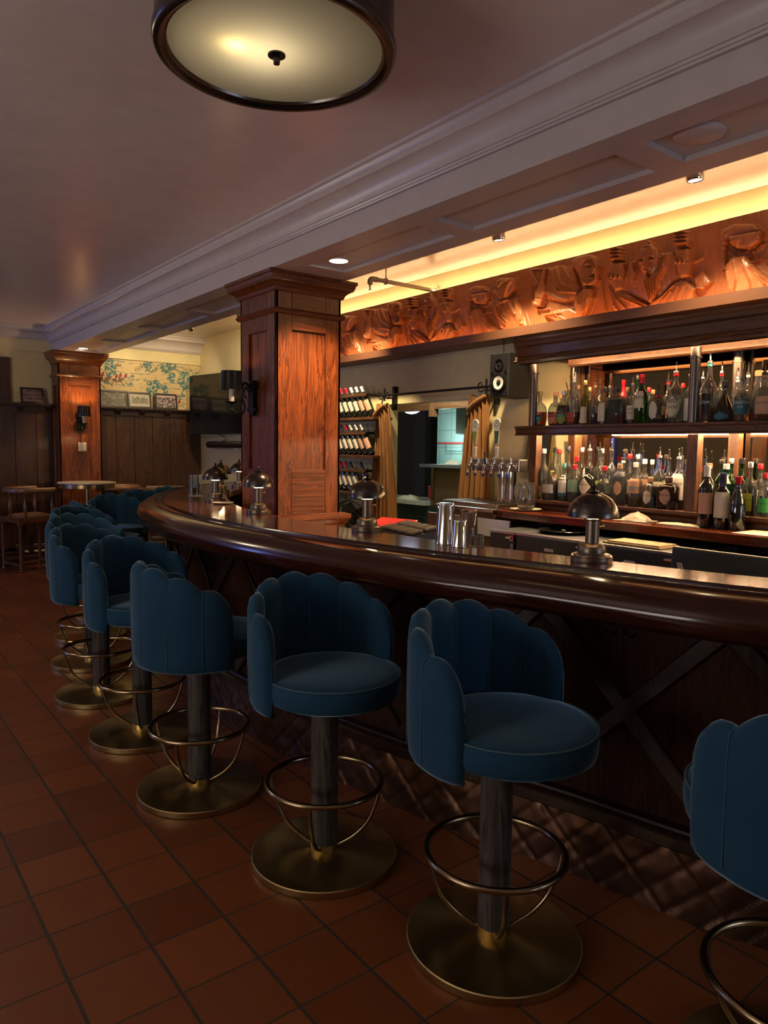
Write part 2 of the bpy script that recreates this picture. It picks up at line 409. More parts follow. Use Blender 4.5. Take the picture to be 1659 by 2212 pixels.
# ---- wainscot of the far wall: planks with butterfly keys, cap shelf, skirting
wn = MB()
xs = [-3.5+.245*i for i in range(33)]
for a in xs:
    if a+.24 > WX: break
    wn.box((a+.004, WY-.035, .27), (a+.241, WY-.005, 1.93))
wn.box((-3.5, WY-.02, .27), (WX, WY, 1.93))
for (x, z) in ((2.04, 1.04), (2.30, 1.66), (3.06, 1.15), (3.55, 1.15), (3.78, 1.72), (3.3, 1.72)):
    wn.prism([(x-.045, z-.022), (x, z-.009), (x+.045, z-.022), (x+.045, z+.022), (x, z+.009), (x-.045, z+.022)], WY-.042, WY-.03, 'xz')
struct('trim_6', wn, 'dark_oak')
struct('baseboard_far', MB().sweep([(-3.5, WY), (WX, WY)], [(0, 0), (.065, 0), (.065, .16), (.05, .18), (.05, .22), (.035, .25), (.02, .27), (0, .27)], flip=-1), 'dark_oak_x', smooth=30)
wt = thing('plate_rail_shelf', 'dark wood picture shelf capping the plank panelling of the far wall', 'shelf', (0, WY, 0))
obj('shelf_board', MB().box((-3.5, -.15, 1.985), (WX, 0, 2.005)).box((-3.5, -.06, 1.90), (WX, 0, 1.985)).box((-3.5, -.09, 1.965), (WX, -.06, 1.985)), 'dark_oak_x', wt)
for x in (1.95, 2.28, 3.13, 3.45, 3.80, 4.1):
    obj('bracket', MB().prism([(-.12, 1.985), (-.12, 1.965), (-.05, 1.90), (-.05, 1.88), (0, 1.88), (0, 1.985)], x-.035, x+.035, 'yz'), 'dark_oak_x', wt)
# dark door casing at the far end of the left aisle
struct('door_1', MB().box((1.0, WY-.05, 0), (1.86, WY, 2.55)).box((1.10, WY-.07, .2), (1.76, WY-.05, 1.1)).box((1.10, WY-.07, 1.25), (1.76, WY-.05, 2.4)), 'dark_oak')
# ---- hunting-scene wallpaper
def panel(name, W, H, nx, ny, paint, mat, parent=None, rough=None):
    u, v = np.meshgrid(np.linspace(0, 1, nx), np.linspace(0, 1, ny)); u = u.ravel(); v = v.ravel()
    col = np.clip(paint(u, v), 0, 1)
    vs = [(a*W, 0, b*H) for a, b in zip(u, v)]
    fs = [(j*nx+i, j*nx+i+1, (j+1)*nx+i+1, (j+1)*nx+i) for j in range(ny-1) for i in range(nx-1)]
    me = bpy.data.meshes.new(name); me.from_pydata(vs, [], fs)
    at = me.color_attributes.new('Col', 'FLOAT_COLOR', 'POINT')
    at.data.foreach_set('color', np.concatenate([col, np.ones((len(u), 1))], 1).astype(np.float32).ravel())
    me.materials.append(M[mat]); o = bpy.data.objects.new(name, me); COL.objects.link(o)
    if parent: o.parent = parent
    return o
def vnoise(u, v, fx, fy, seed):
    r = np.random.RandomState(seed); g = r.rand(int(fy)+3, int(fx)+3)
    x = u*fx; y = v*fy; i = np.floor(x).astype(int); j = np.floor(y).astype(int); a = x-i; b = y-j; a = a*a*(3-2*a); b = b*b*(3-2*b)
    return (g[j, i]*(1-a)+g[j, i+1]*a)*(1-b)+(g[j+1, i]*(1-a)+g[j+1, i+1]*a)*b
def toile(u, v):
    W, H = 1.47, .645; x = u*W; z = v*H
    c = np.tile(np.array([.60, .47, .24]), (len(u), 1)); n1 = vnoise(u, v, 90, 40, 1); n2 = vnoise(u, v, 30, 60, 2); n3 = vnoise(u, v, 160, 80, 3)
    def put(m, k): c[m] = k
    for zz in (.03, .17, .29, .37, .47, .60): put((np.abs(z-zz-.012*np.sin(x*9+zz*40)) < .010) & (n2 > .52), (.16, .25, .22))
    put((n2 > .80) & (n1 > .45), (.36, .30, .15))
    teal, dteal = (.05, .20, .22), (.03, .12, .14)
    def tree(tx, tz, s, seed):
        r = np.random.RandomState(seed); put((np.abs(x-tx-.012*np.sin((z-tz)*40)) < .007) & (z > tz-s*1.5) & (z < tz+s*.4), (.12, .13, .09))
        m = np.zeros(len(x), bool)
        for k in range(16):
            a = r.rand()*6.28; d = s*r.rand()**.6; m |= np.hypot(x-tx-d*math.cos(a)*1.1, z-tz-d*math.sin(a)*.8) < s*.28
        put(m & (n1 > .30), teal); put(m & (n1 > .62), dteal); put(m & (n3 > .72), (.45, .42, .24))
        put((np.hypot((x-tx)*.6, z-tz+s*1.5) < .022) & (n1 > .3), teal)
    tree(.17, .52, .13, 1); tree(.50, .40, .05, 2); tree(.86, .28, .14, 3); tree(1.22, .43, .15, 4); tree(.62, .14, .05, 5); tree(.30, .06, .09, 6); tree(1.02, .58, .10, 7); tree(.72, .60, .06, 8); tree(.70, .02, .06, 11)
    put((np.abs(z-.545-.03*np.sin(x*30)) < .03) & (x > .55) & (n3 > .5), (.10, .18, .14))
    def rider(rx, rz, s, coat=(.30, .035, .04), horse=(.16, .085, .05)):
        e = lambda a, b, p, q: (((x-rx-a*s)/(p*s))**2+((z-rz-b*s)/(q*s))**2) < 1
        put(e(0, 0, .95, .36), horse); put(e(1.0, .32, .30, .20), horse); put((np.abs((z-rz-.15*s)-(x-rx-.7*s)*.8) < .14*s) & (np.abs(x-rx-.8*s) < .35*s), horse)
        for q, t in ((-.8, -1.2), (-.5, -.6), (.7, .9), (.5, 1.4)):
            put((np.abs((x-rx-q*s)-(rz-z-.2*s)*t) < .07*s) & (z < rz-.1*s) & (z > rz-.95*s), horse)
        put(e(-.05, .62, .30, .34), coat); put(e(.1, .22, .15, .32), (.55, .48, .35)); put(e(.05, 1.05, .13, .14), (.05, .04, .04))
    rider(.13, .36, .085); rider(.02, .33, .09); rider(.36, .37, .075); rider(.43, .37, .075, horse=(.42, .36, .22)); rider(.31, .36, .07); rider(1.17, .07, .07, horse=(.40, .32, .20)); rider(.33, .555, .035, (.15, .08, .06)); rider(1.16, .185, .03, (.12, .06, .05))
    put((np.abs(x-1.03) < .03) & (np.abs(z-.26) < .03), (.5, .42, .28))
    return c
wp = panel('wallpaper_border', 1.47, .645, 420, 190, toile, 'wallpaper'); wp.location = (2.835, WY-.008, 2.005)
tag(wp, 'cream and teal hunting scene wallpaper with red-coated riders above the dark panelling', 'wallpaper')
# ---- framed photographs standing on the shelf
def photo(seed, kind):
    def f(u, v):
        n = vnoise(u, v, 24, 16, seed); n2 = vnoise(u, v, 9, 7, seed+9)
        g = .10+.25*n*n2
        if kind == 'house':
            g = np.where(v > .55, .42, .20+.25*n); hh = .62+.16*np.abs(np.sin(u*11))
            g = np.where((u > .15) & (u < .9) & (v < hh) & (v > .25), .10+.2*n, g); g = np.where(v < .22, .42, g)
            return np.stack([g*1.05, g, g*.78], 1)
        if kind == 'hall': g = np.where(np.abs(u-.55) < .06, .22, g+.08*np.sin(v*20)); return np.stack([g*1.3, g*.85, g*.85], 1)
        if kind == 'crowd': g = np.where(n > .6, .42, .05); g = np.where(v > .85, .45, g); return np.stack([g*1.1, g*.85, g*.85], 1)
        return np.stack([g, g*.95, g*.8], 1)
    return f
for nm, x, w, h, kind, lab in (('hall', 1.955, .265, .195, 'hall', 'small framed reddish photo of a room, leaning on the shelf behind the tavern chair'),
                       ('bar', 2.84, .415, .225, 'bar', 'framed dim sepia photo leaning against wallpaper right beside the far oak pillar'),
                       ('house', 3.255, .32, .215, 'house', 'framed pale photo of a gabled mansion, leaning in the middle of the wallpaper shelf'),
                       ('crowd', 3.625, .315, .215, 'crowd', 'framed dark photo of a crowd leaning on the shelf nearest the television')):
    t = thing('framed_photo', lab, 'picture', (x, WY-.118, 2.0055), 0); t.rotation_euler = (math.radians(-9), 0, math.radians(2))
    fr = MB(); b = .022
    fr.box((0, 0, 0), (w, .018, b)); fr.box((0, 0, h-b), (w, .018, h)); fr.box((0, 0, b), (b, .018, h-b)); fr.box((w-b, 0, b), (w, .018, h-b))
    obj('frame', fr, 'black', t)
    p = panel('photograph', w-2*b, h-2*b, 60, 44, photo(len(nm)*7, kind), 'vcol', t); p.location = (b, .010, b)
# ================================================================== OAK PILLARS
def pillar(name, label, x0, x1, y0, y1, zb, zband, zcr, front_only=False):
    t = thing(name, label, 'pillar', ((x0+x1)/2, (y0+y1)/2, 0))
    X0, X1, Y0, Y1 = x0-(x0+x1)/2, x1-(x0+x1)/2, y0-(y0+y1)/2, y1-(y0+y1)/2
    W = X1-X0; D = Y1-Y0; sx = .235*W; sy = .235*D; e = .020
    obj('core', MB().box((X0+e, Y0+e, 0), (X1-e, Y1-e, BZ)), 'oak', t)
    st = MB(); rl = MB()
    for (ax, s0, s1, lo, hi, nrm) in (('x', X0, X1, Y0, Y0+e, 0), ('x', X0, X1, Y1-e, Y1, 0), ('y', Y0, Y1, X0, X0+e, 1), ('y', Y0, Y1, X1-e, X1, 1)):
        w_ = sx if ax == 'x' else sy
        def bx(mb, a, b, z0, z1):
            if ax == 'x': mb.box((a, lo, z0), (b, hi, z1))
            else: mb.box((lo, a, z0), (hi, b, z1))
        bx(st, s0, s0+w_, 0, BZ); bx(st, s1-w_, s1, 0, BZ)
        for z0, z1 in ((zb-.3, zb+.30), (zband-.12, BZ), (0, .3)): bx(rl, s0+w_+.001, s1-w_-.001, max(0, z0), z1)
    obj('stile', st, 'oak', t, bevel=.003); obj('cross_rail', rl, 'oak_y', t, bevel=.003)
    def ring(prof): # mitred moulding around the shaft
        mb = MB(); m = len(prof); vs = []
        for cx, cy_ in ((X0, Y0), (X1, Y0), (X1, Y1), (X0, Y1)):
            sxn = -1 if cx < 0 else 1; syn = -1 if cy_ < 0 else 1
            for o, z in prof: vs.append((cx+sxn*o, cy_+syn*o, z))
        fs = [(k*m+i, k*m+(i+1) % m, ((k+1) % 4)*m+(i+1) % m, ((k+1) % 4)*m+i) for k in range(4) for i in range(m)]
        return mb.add(vs, fs)
    obj('neck_moulding', ring([(-.02, zband-.02), (.012, zband-.02), (.02, zband-.012), (.026, zband), (.02, zband+.012), (.01, zband+.018), (-.02, zband+.02)]), 'oak_y', t, smooth=35)
    h = BZ-zcr
    obj('crown_moulding', ring([(-.02, zcr), (.012, zcr), (.018, zcr+.1*h), (.02, zcr+.18*h), (.032, zcr+.30*h), (.052, zcr+.42*h), (.062, zcr+.46*h), (.066, zcr+.48*h), (.066, zcr+.55*h), (.070, zcr+.57*h), (.076, zcr+.78*h), (.080, zcr+.80*h), (.084, zcr+.82*h), (.084, zcr+h), (-.02, zcr+h)]), 'oak_y', t, smooth=25)
    return t, ring
pl, ring = pillar('oak_pillar', 'large square oak pillar rising behind the bar beside the wall sconce', 2.40, 2.914, 4.29, 4.80, 1.05, 2.405, 2.53)
obj('base_moulding', ring([(-.02, .93), (.03, .93), (.03, .965), (.045, .975), (.05, 1.0), (.062, 1.01), (.062, 1.035), (.03, 1.046), (-.02, 1.046)]), 'oak_y', pl, smooth=30)
pillar('oak_pillar', 'square oak pillar against the far wall behind the marble pedestal table', 2.335, 2.842, 9.58, 9.895, .30, 2.36, 2.50)
# spots above the pillars and along the beam
def downlight(x, y, label, lit):
    t = thing('recessed_downlight', label, 'light', (x, y, BZ+.022))
    obj('trim_ring', MB().lathe([(.058, -.004), (.072, -.004), (.072, .0), (.058, .0)], 28, closed=True), 'white', t, smooth=40)
    obj('reflector', MB().lathe([(.058, -.002), (.040, .0), (.02, .001)], 24), emis('downlight_lens', (1, .85, .62), 9 if lit else .3), t, smooth=40)
downlight(2.61, 3.87, 'round lit downlight recessed in the soffit just before the large oak pillar', 1)
downlight(2.56, 9.32, 'lit downlight in the soffit right above the far oak pillar', 1)
lamp('pillar_spot', 'SPOT', (2.62, 3.72, 2.62), 150, (1, .62, .34), (2.66, 4.20, 1.6), spot_size=math.radians(80), spot_blend=.8, shadow_soft_size=.03)
lamp('far_pillar_spot', 'SPOT', (2.57, 9.06, 2.62), 48, (1, .58, .28), (2.58, 9.50, 1.7), spot_size=math.radians(75), spot_blend=.8, shadow_soft_size=.03)
for x, y, lab in ((2.60, 1.50, 'large round white ceiling speaker in the soffit above the bottle shelves'), (2.58, 7.37, 'round white ceiling speaker in the soffit between the two oak pillars')):
    t = thing('ceiling_speaker', lab, 'speaker', (x, y, BZ+.022))
    obj('grille', MB().lathe([(.001, -.016), (.07, -.014), (.088, -.008), (.092, 0)], 40), 'beam', t, smooth=50)
# eyeball spotlights on the bar ceiling
def eyeball(x, y, aim, label, power, cone=105):
    t = thing('ceiling_spotlight', label, 'spotlight', (x, y, ZBC))
    obj('mount', MB().lathe([(.055, 0), (.055, -.012), (.045, -.02), (.03, -.02)], 24), 'steel', t, smooth=40)
    d = (Vector(aim)-Vector((x, y, ZBC-.05))).normalized(); q = d.to_track_quat('Z', 'Y').to_matrix().to_4x4(); q.translation = Vector((0, 0, -.055))
    h = obj('lamp_head', MB().lathe([(.02, -.04), (.038, -.025), (.045, 0), (.045, .02), (.040, .03), (.036, .03), (.03, .01)], 24, mat=q), 'chrome', t, smooth=40)
    obj('lens', MB().lathe([(.001, .022), (.034, .022), (.034, .026), (.001, .026)], 20, mat=q), emis('spot_lens', (1, .8, .5), 6), h)
    if power: lamp('spot_beam', 'SPOT', tuple(Vector((x, y, ZBC-.055))+d*.05), power, WARM, aim, spot_size=math.radians(cone), spot_blend=.9, shadow_soft_size=.03)
eyeball(3.74, 3.59, (3.9, 3.6, 1.2), 'silver eyeball spotlight on the yellow ceiling left of the carved bearded man', 190)
eyeball(3.72, 2.16, (3.85, 2.1, 1.2), 'silver eyeball spotlight on the glowing ceiling nearest the round soffit speaker', 150)
eyeball(3.68, 8.7, (3.7, 9.9, 2.2), 'silver eyeball spotlight above the framed photos on the wallpaper shelf', 34)
eyeball(3.2, 9.2, (2.9, 9.9, 2.3), 'silver eyeball spotlight just beside the far oak pillar crown', 12)
eyeball(3.75, 7.5, (4.3, 8.6, 2.0), 'silver eyeball spotlight by the near pillar above the television', 70)
eyeball(3.62, 5.35, (4.3, 6.0, 1.15), 'unseen eyeball spotlight added above the pillar to brighten the wine shelves', 190, 78)  # extra spot put out of view to brighten the wine racks
# sprinkler pipe
sp = thing('sprinkler_pipe', 'white sprinkler pipe with a hanging head running under the glowing ceiling', 'pipe', (3.6, 4.85, 2.875))
obj('pipe', MB().tube([(0, 0, 0), (.71, 0, 0)], .017, 14), 'offwhite', sp, smooth=40)
obj('elbow', MB().tube([(.05, 0, 0), (0, 0, 0), (-.012, 0, -.004), (-.02, 0, -.014), (-.022, 0, -.045)], .022, 14), 'offwhite', sp, smooth=50)
obj('hanger', MB().tube([(.14, 0, .145), (.14, 0, .02)], .005, 8).tube([(.14, .024*math.cos(a*.5), .024*math.sin(a*.5)) for a in range(13)], .005, 6, cyc=True), 'steel', sp)
obj('sprinkler_head', MB().lathe([(.012, -.045), (.012, -.055), (.006, -.06), (.006, -.085), (.015, -.088), (.015, -.091), (.001, -.092)], 12, mat=Matrix.Translation((-.022, 0, 0))), 'steel', sp, smooth=40)
obj('wall_flange', MB().lathe([(.02, 0), (.035, 0), (.035, .012), (.02, .012)], 20, mat=Matrix.Translation((.697, 0, 0)) @ Matrix.Rotation(PI/2, 4, 'Y')), 'offwhite', sp)
# drum ceiling light
cl = thing('drum_ceiling_light', 'large bronze drum ceiling light with frosted glass disc, overhead', 'ceiling light', (1.2, 2.14, 2.75))
obj('drum', MB().lathe([(.372, .01), (.372, .19), (.365, .19), (.365, .01)], 72, closed=True), 'bronze', cl, smooth=40)
obj('rim', MB().lathe([(.345, .012), (.335, .004), (.338, -.004), (.346, -.004), (.352, -.014), (.362, -.018), (.376, -.014), (.381, 0), (.381, .016), (.372, .022)], 72, closed=True), 'bronze', cl, smooth=60)
def diffuser():
    m = NT('frosted_glass_disc'); m.t.nodes.remove(m.b); tr = m.n('BsdfTranslucent'); gl = m.n('BsdfDiffuse'); mx = m.n('MixShader')
    nz = m.n('TexNoise', i_Vector=m.coords((1, 1, 1)), i_Scale=3.0); c = m.mix(nz.outputs[0], (.80, .74, .55), (.88, .82, .62))
    m.l(c, tr.inputs[0]); gl.inputs[0].default_value = (.75, .70, .50, 1); mx.inputs[0].default_value = .42
    m.l(tr.outputs[0], mx.inputs[1]); m.l(gl.outputs[0], mx.inputs[2]); m.l(mx.outputs[0], m.out.inputs[0]); return m.m
_d = MB().lathe([(.001, -.006), (.15, -.003), (.343, .004)], 64); _d.f.pop(); obj('diffuser', _d, diffuser(), cl, smooth=60)
obj('finial', MB().lathe([(.001, -.034), (.010, -.034), (.012, -.018), (.010, -.012), (.028, -.010), (.028, -.005), (.001, -.005)], 28), 'black_metal', cl, smooth=40)
obj('ceiling_plate', MB().lathe([(.06, .19), (.371, .175), (.371, .189), (.06, .191)], 48, closed=True), 'bronze', cl)
bx = Vector((1.2, 2.14, 2.75)) + Vector((-.125, .035, .028))
lamp('ceiling_bulb', 'POINT', tuple(bx), .24, (1, .70, .25), shadow_soft_size=.012)
lamp('ceiling_bulb_wide', 'POINT', (1.16, 2.16, 2.87), 1.9, (1, .84, .60), shadow_soft_size=.11)
# ================================================================== WALL SCONCES
def sconce(x, y, z, rz, label, warm, scale=1.0):
    """arm reaches along local +x away from its wall; the candle stands at its end"""
    t = thing('wall_sconce', label, 'wall lamp', (x, y, z), rz); t.scale = (scale,)*3
    obj('backplate', MB().lathe([(.001, -.10), (.02, -.098), (.032, -.07), (.032, .05), (.045, .07), (.030, .10), (.001, .105)], 16, shape=lambda a, z: .55 if abs(math.cos(a)) > .7 else 1).box((-.001, -.05, -.075), (.012, .05, -.055)), 'black_metal', t, smooth=40)
    arm = crom([(.005, 0, .05), (.05, 0, .085), (.07, 0, .02), (.05, 0, -.05), (.07, 0, -.09), (.12, 0, -.075), (.13, 0, -.035)], 5)
    obj('arm', MB().tube(arm, .007, 8).tube(crom([(.02, 0, .03), (.045, 0, .06), (.055, 0, .02), (.04, 0, 0)], 5), .005, 8), 'black_metal', t, smooth=50)
    obj('drip_pan', MB().lathe([(.004, -.04), (.03, -.03), (.034, -.024), (.008, -.028)], 20, mat=Matrix.Translation((.13, 0, 0))).lathe([(.001, -.085), (.008, -.07), (.004, -.06), (.008, -.045), (.004, -.038)], 12, mat=Matrix.Translation((.13, 0, 0))), 'black_metal', t, smooth=40)
    obj('candle_sleeve', MB().lathe([(.014, -.028), (.0145, 0), (.013, .055), (.004, .058)], 16, mat=Matrix.Translation((.13, 0, 0))), 'offwhite', t, smooth=40)
    obj('bulb', MB().lathe([(.004, .058), (.009, .07), (.010, .08), (.004, .10), (.001, .104)], 14, mat=Matrix.Translation((.13, 0, 0))), emis('sconce_bulb', (1, .62, .25), 14*warm+3), t, smooth=60)
    obj('lamp_shade', MB().lathe([(.062, .042), (.058, .145), (.056, .145), (.060, .042)], 32, closed=True, mat=Matrix.Translation((.13, 0, 0))), 'blackglass', t, smooth=50)
    lamp('sconce_glow', 'POINT', tuple(Vector((x, y, z))+Matrix.Rotation(rz, 3, 'Z') @ Vector((.13*scale, 0, .120*scale))), 7*warm+.1, (1, .55, .2), shadow_soft_size=.015)
sconce(2.40, 4.62, 1.84, PI, 'unlit-looking wall sconce with black shade and candle on the near oak pillar', .12, 1.22)
sconce(2.585, 9.58, 1.80, -PI/2, 'brass wall sconce with small black shade glowing on the far oak pillar', 1.0, 1.25)
sw = thing('light_switch', 'pale metal switch plate on the far oak pillar below its sconce', 'switch', (2.60, 9.578, 1.48))
obj('switch_plate', MB().box((-.05, -.008, -.055), (.05, 0, .055)), 'offwhite', sw, bevel=.003)
for dx in (-.022, .022): obj('rocker', MB().box((dx-.012, -.014, -.035), (dx+.012, -.008, .035)), 'white', sw)
# ================================================================== THE BAR
ZB = 1.10
FP = [(3.00, -.40), (2.56, .35), (2.215, 1.0), (2.07, 1.6), (1.925, 2.1), (1.81, 2.7), (1.74, 3.3), (1.735, 3.9), (1.79, 4.4), (1.90, 4.95), (2.11, 5.55), (2.41, 6.15), (2.78, 6.75), (3.20, 7.25), (3.70, 7.62), (4.25, 7.82)]
IP = [(3.28, -.20), (2.80, .45), (2.42, 1.07), (2.265, 1.7), (2.175, 2.19), (2.12, 2.75), (2.085, 3.33), (2.11, 3.84), (2.18, 4.29), (2.28, 4.65), (2.46, 5.13), (2.72, 5.70), (3.02, 6.17), (3.38, 6.60), (3.78, 6.92), (4.25, 7.12)]
F = crom(FP, 10); I = crom(IP, 10)
bar = thing('bar_counter', 'long curved mahogany bar with a rounded arm rail and lattice front', 'bar', (0, 0, 0))
top = MB(); n = len(F)
vs = [(a[0], a[1], ZB) for a in F]+[(a[0], a[1], ZB) for a in I]+[(a[0], a[1], ZB-.045) for a in F]+[(a[0], a[1], ZB-.045) for a in I]
fs = []
for k in range(n-1):
    fs += [(k, k+1, n+k+1, n+k), (2*n+k, 3*n+k, 3*n+k+1, 2*n+k+1), (n+k, n+k+1, 3*n+k+1, 3*n+k), (k, 2*n+k, 2*n+k+1, k+1)]
obj('bar_top', top.add(vs, fs), 'bar', bar)
railp = [(0, 1.10), (.005, 1.1015), (.008, 1.098), (.012, 1.084), (.020, 1.078), (.034, 1.078), (.040, 1.084), (.046, 1.090), (.050, 1.088), (.056, 1.094), (.061, 1.092), (.068, 1.098), (.078, 1.0985), (.084, 1.091), (.092, 1.090), (.115, 1.088), (.145, 1.078), (.172, 1.060), (.191, 1.035), (.197, 1.008), (.190, .981), (.172, .961), (.145, .951), (.10, .950), (.06, .960), (.03, .975), (0, .98)]
obj('arm_rail', MB().sweep(F, railp), 'rail', bar, smooth=32)
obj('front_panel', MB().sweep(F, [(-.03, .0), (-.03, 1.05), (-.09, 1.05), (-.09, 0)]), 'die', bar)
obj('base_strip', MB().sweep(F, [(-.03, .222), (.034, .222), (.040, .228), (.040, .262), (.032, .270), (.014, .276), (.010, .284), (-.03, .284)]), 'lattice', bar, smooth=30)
# arc length table
acc = [0]
for k in range(1, n): acc.append(acc[-1]+math.hypot(F[k][0]-F[k-1][0], F[k][1]-F[k-1][1]))
def on_path(s):
    s = max(0, min(acc[-1]-1e-6, s)); k = next(i for i in range(n-1) if acc[i+1] > s); t = (s-acc[k])/(acc[k+1]-acc[k])
    a = F[k]; b = F[k+1]; dx, dy = b[0]-a[0], b[1]-a[1]; L = math.hypot(dx, dy)
    return a[0]+dx*t, a[1]+dy*t, -dy/L, dx/L
kp = MB(); nz = 19; ns = int(acc[-1]/.009); vs = []
gu, gv = np.meshgrid(np.linspace(0, 1, ns+1), np.linspace(0, 1, nz)); gn = vnoise(gu.ravel(), gv.ravel(), 190, 5, 3).reshape(nz, ns+1).T
for i in range(ns+1):
    s = acc[-1]*i/ns; x, y, nx, ny = on_path(s)
    for j in range(nz):
        z = .222*j/(nz-1); d1 = ((s*1.0+z)/.115) % 1; d2 = ((s*1.0-z)/.23) % 1
        seam = min(min(d1, 1-d1)*.115, min(d2, 1-d2)*.23); o = .034-.008*math.exp(-(seam/.006)**2)+.007*(gn[i, j]-.5)
        vs.append((x+nx*o, y+ny*o, z))
for i in range(ns):
    for j in range(nz-1): kp.f.append((i*nz+j, (i+1)*nz+j, (i+1)*nz+j+1, i*nz+j+1))
kp.v = vs
obj('kick_plate', kp, 'copper', bar, smooth=60)
# diagonal lattice: one apex every .63 m along the front
sA = min(range(n), key=lambda k: abs(F[k][1]-1.68)); s0 = acc[sA]; Lp = .63
k0 = -int(s0/Lp); k1 = int((acc[-1]-s0)/Lp)
for k in range(k0, k1+1):
    for d in (-1, 1):
        mb = MB(); vs = []
        for q in range(11):
            t = q/10; s = s0+k*Lp+d*t*Lp
            if s < 0 or s > acc[-1]: break
            x, y, nx, ny = on_path(s); z = .955-t*.66
            o1 = -.008 if d > 0 else -.009
            for o, dz in ((-.032, -.042), (o1-.006, -.042), (o1, -.034), (o1, .034), (o1-.006, .042), (-.032, .042)): vs.append((x+nx*o, y+ny*o, z+dz))
        m = len(vs)//6
        if m < 2: continue
        fs = [(a*6+i, a*6+(i+1) % 6, (a+1)*6+(i+1) % 6, (a+1)*6+i) for a in range(m-1) for i in range(6)]+[tuple(range(6)), tuple((m-1)*6+i for i in range(6))]
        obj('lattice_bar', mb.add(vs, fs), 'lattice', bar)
# bartender side: service shelf under the top
obj('service_shelf', MB().sweep(I, [(.0, .70), (-.16, .70), (-.16, .73), (.0, .73)]), 'steel', bar)
for kx, ky in ((1330, 1360), (484, 1193)):
    s = None; P = min((on_path(a*.05) for a in range(int(acc[-1]/.05))), key=lambda q: abs(math.atan2(q[0], q[1])-math.atan2(px(kx, ky)[0], px(kx, ky)[1])) if q[1] < 5 else 9)
    t = thing('purse_hook', 'pair of curled black purse hooks under the bar rail, '+('nearest the right-hand blue stool' if kx > 900 else 'farther along behind the stool row'), 'hook', (P[0]+P[2]*-.008, P[1]+P[3]*-.008, .90), math.atan2(P[3], P[2]))
    for sgn in (-1, 1): obj('hook', MB().tube([(0, sgn*.012, .02), (.01, sgn*.012, .015)]+[(.012, sgn*(.032-.02*math.cos(a)), -.02*math.sin(a)) for a in [PI*i/8 for i in range(9)]], .0035, 8), 'black_metal', t, smooth=60)
    obj('mount', MB().box((0, -.02, .01), (.004, .02, .03)), 'black_metal', t)
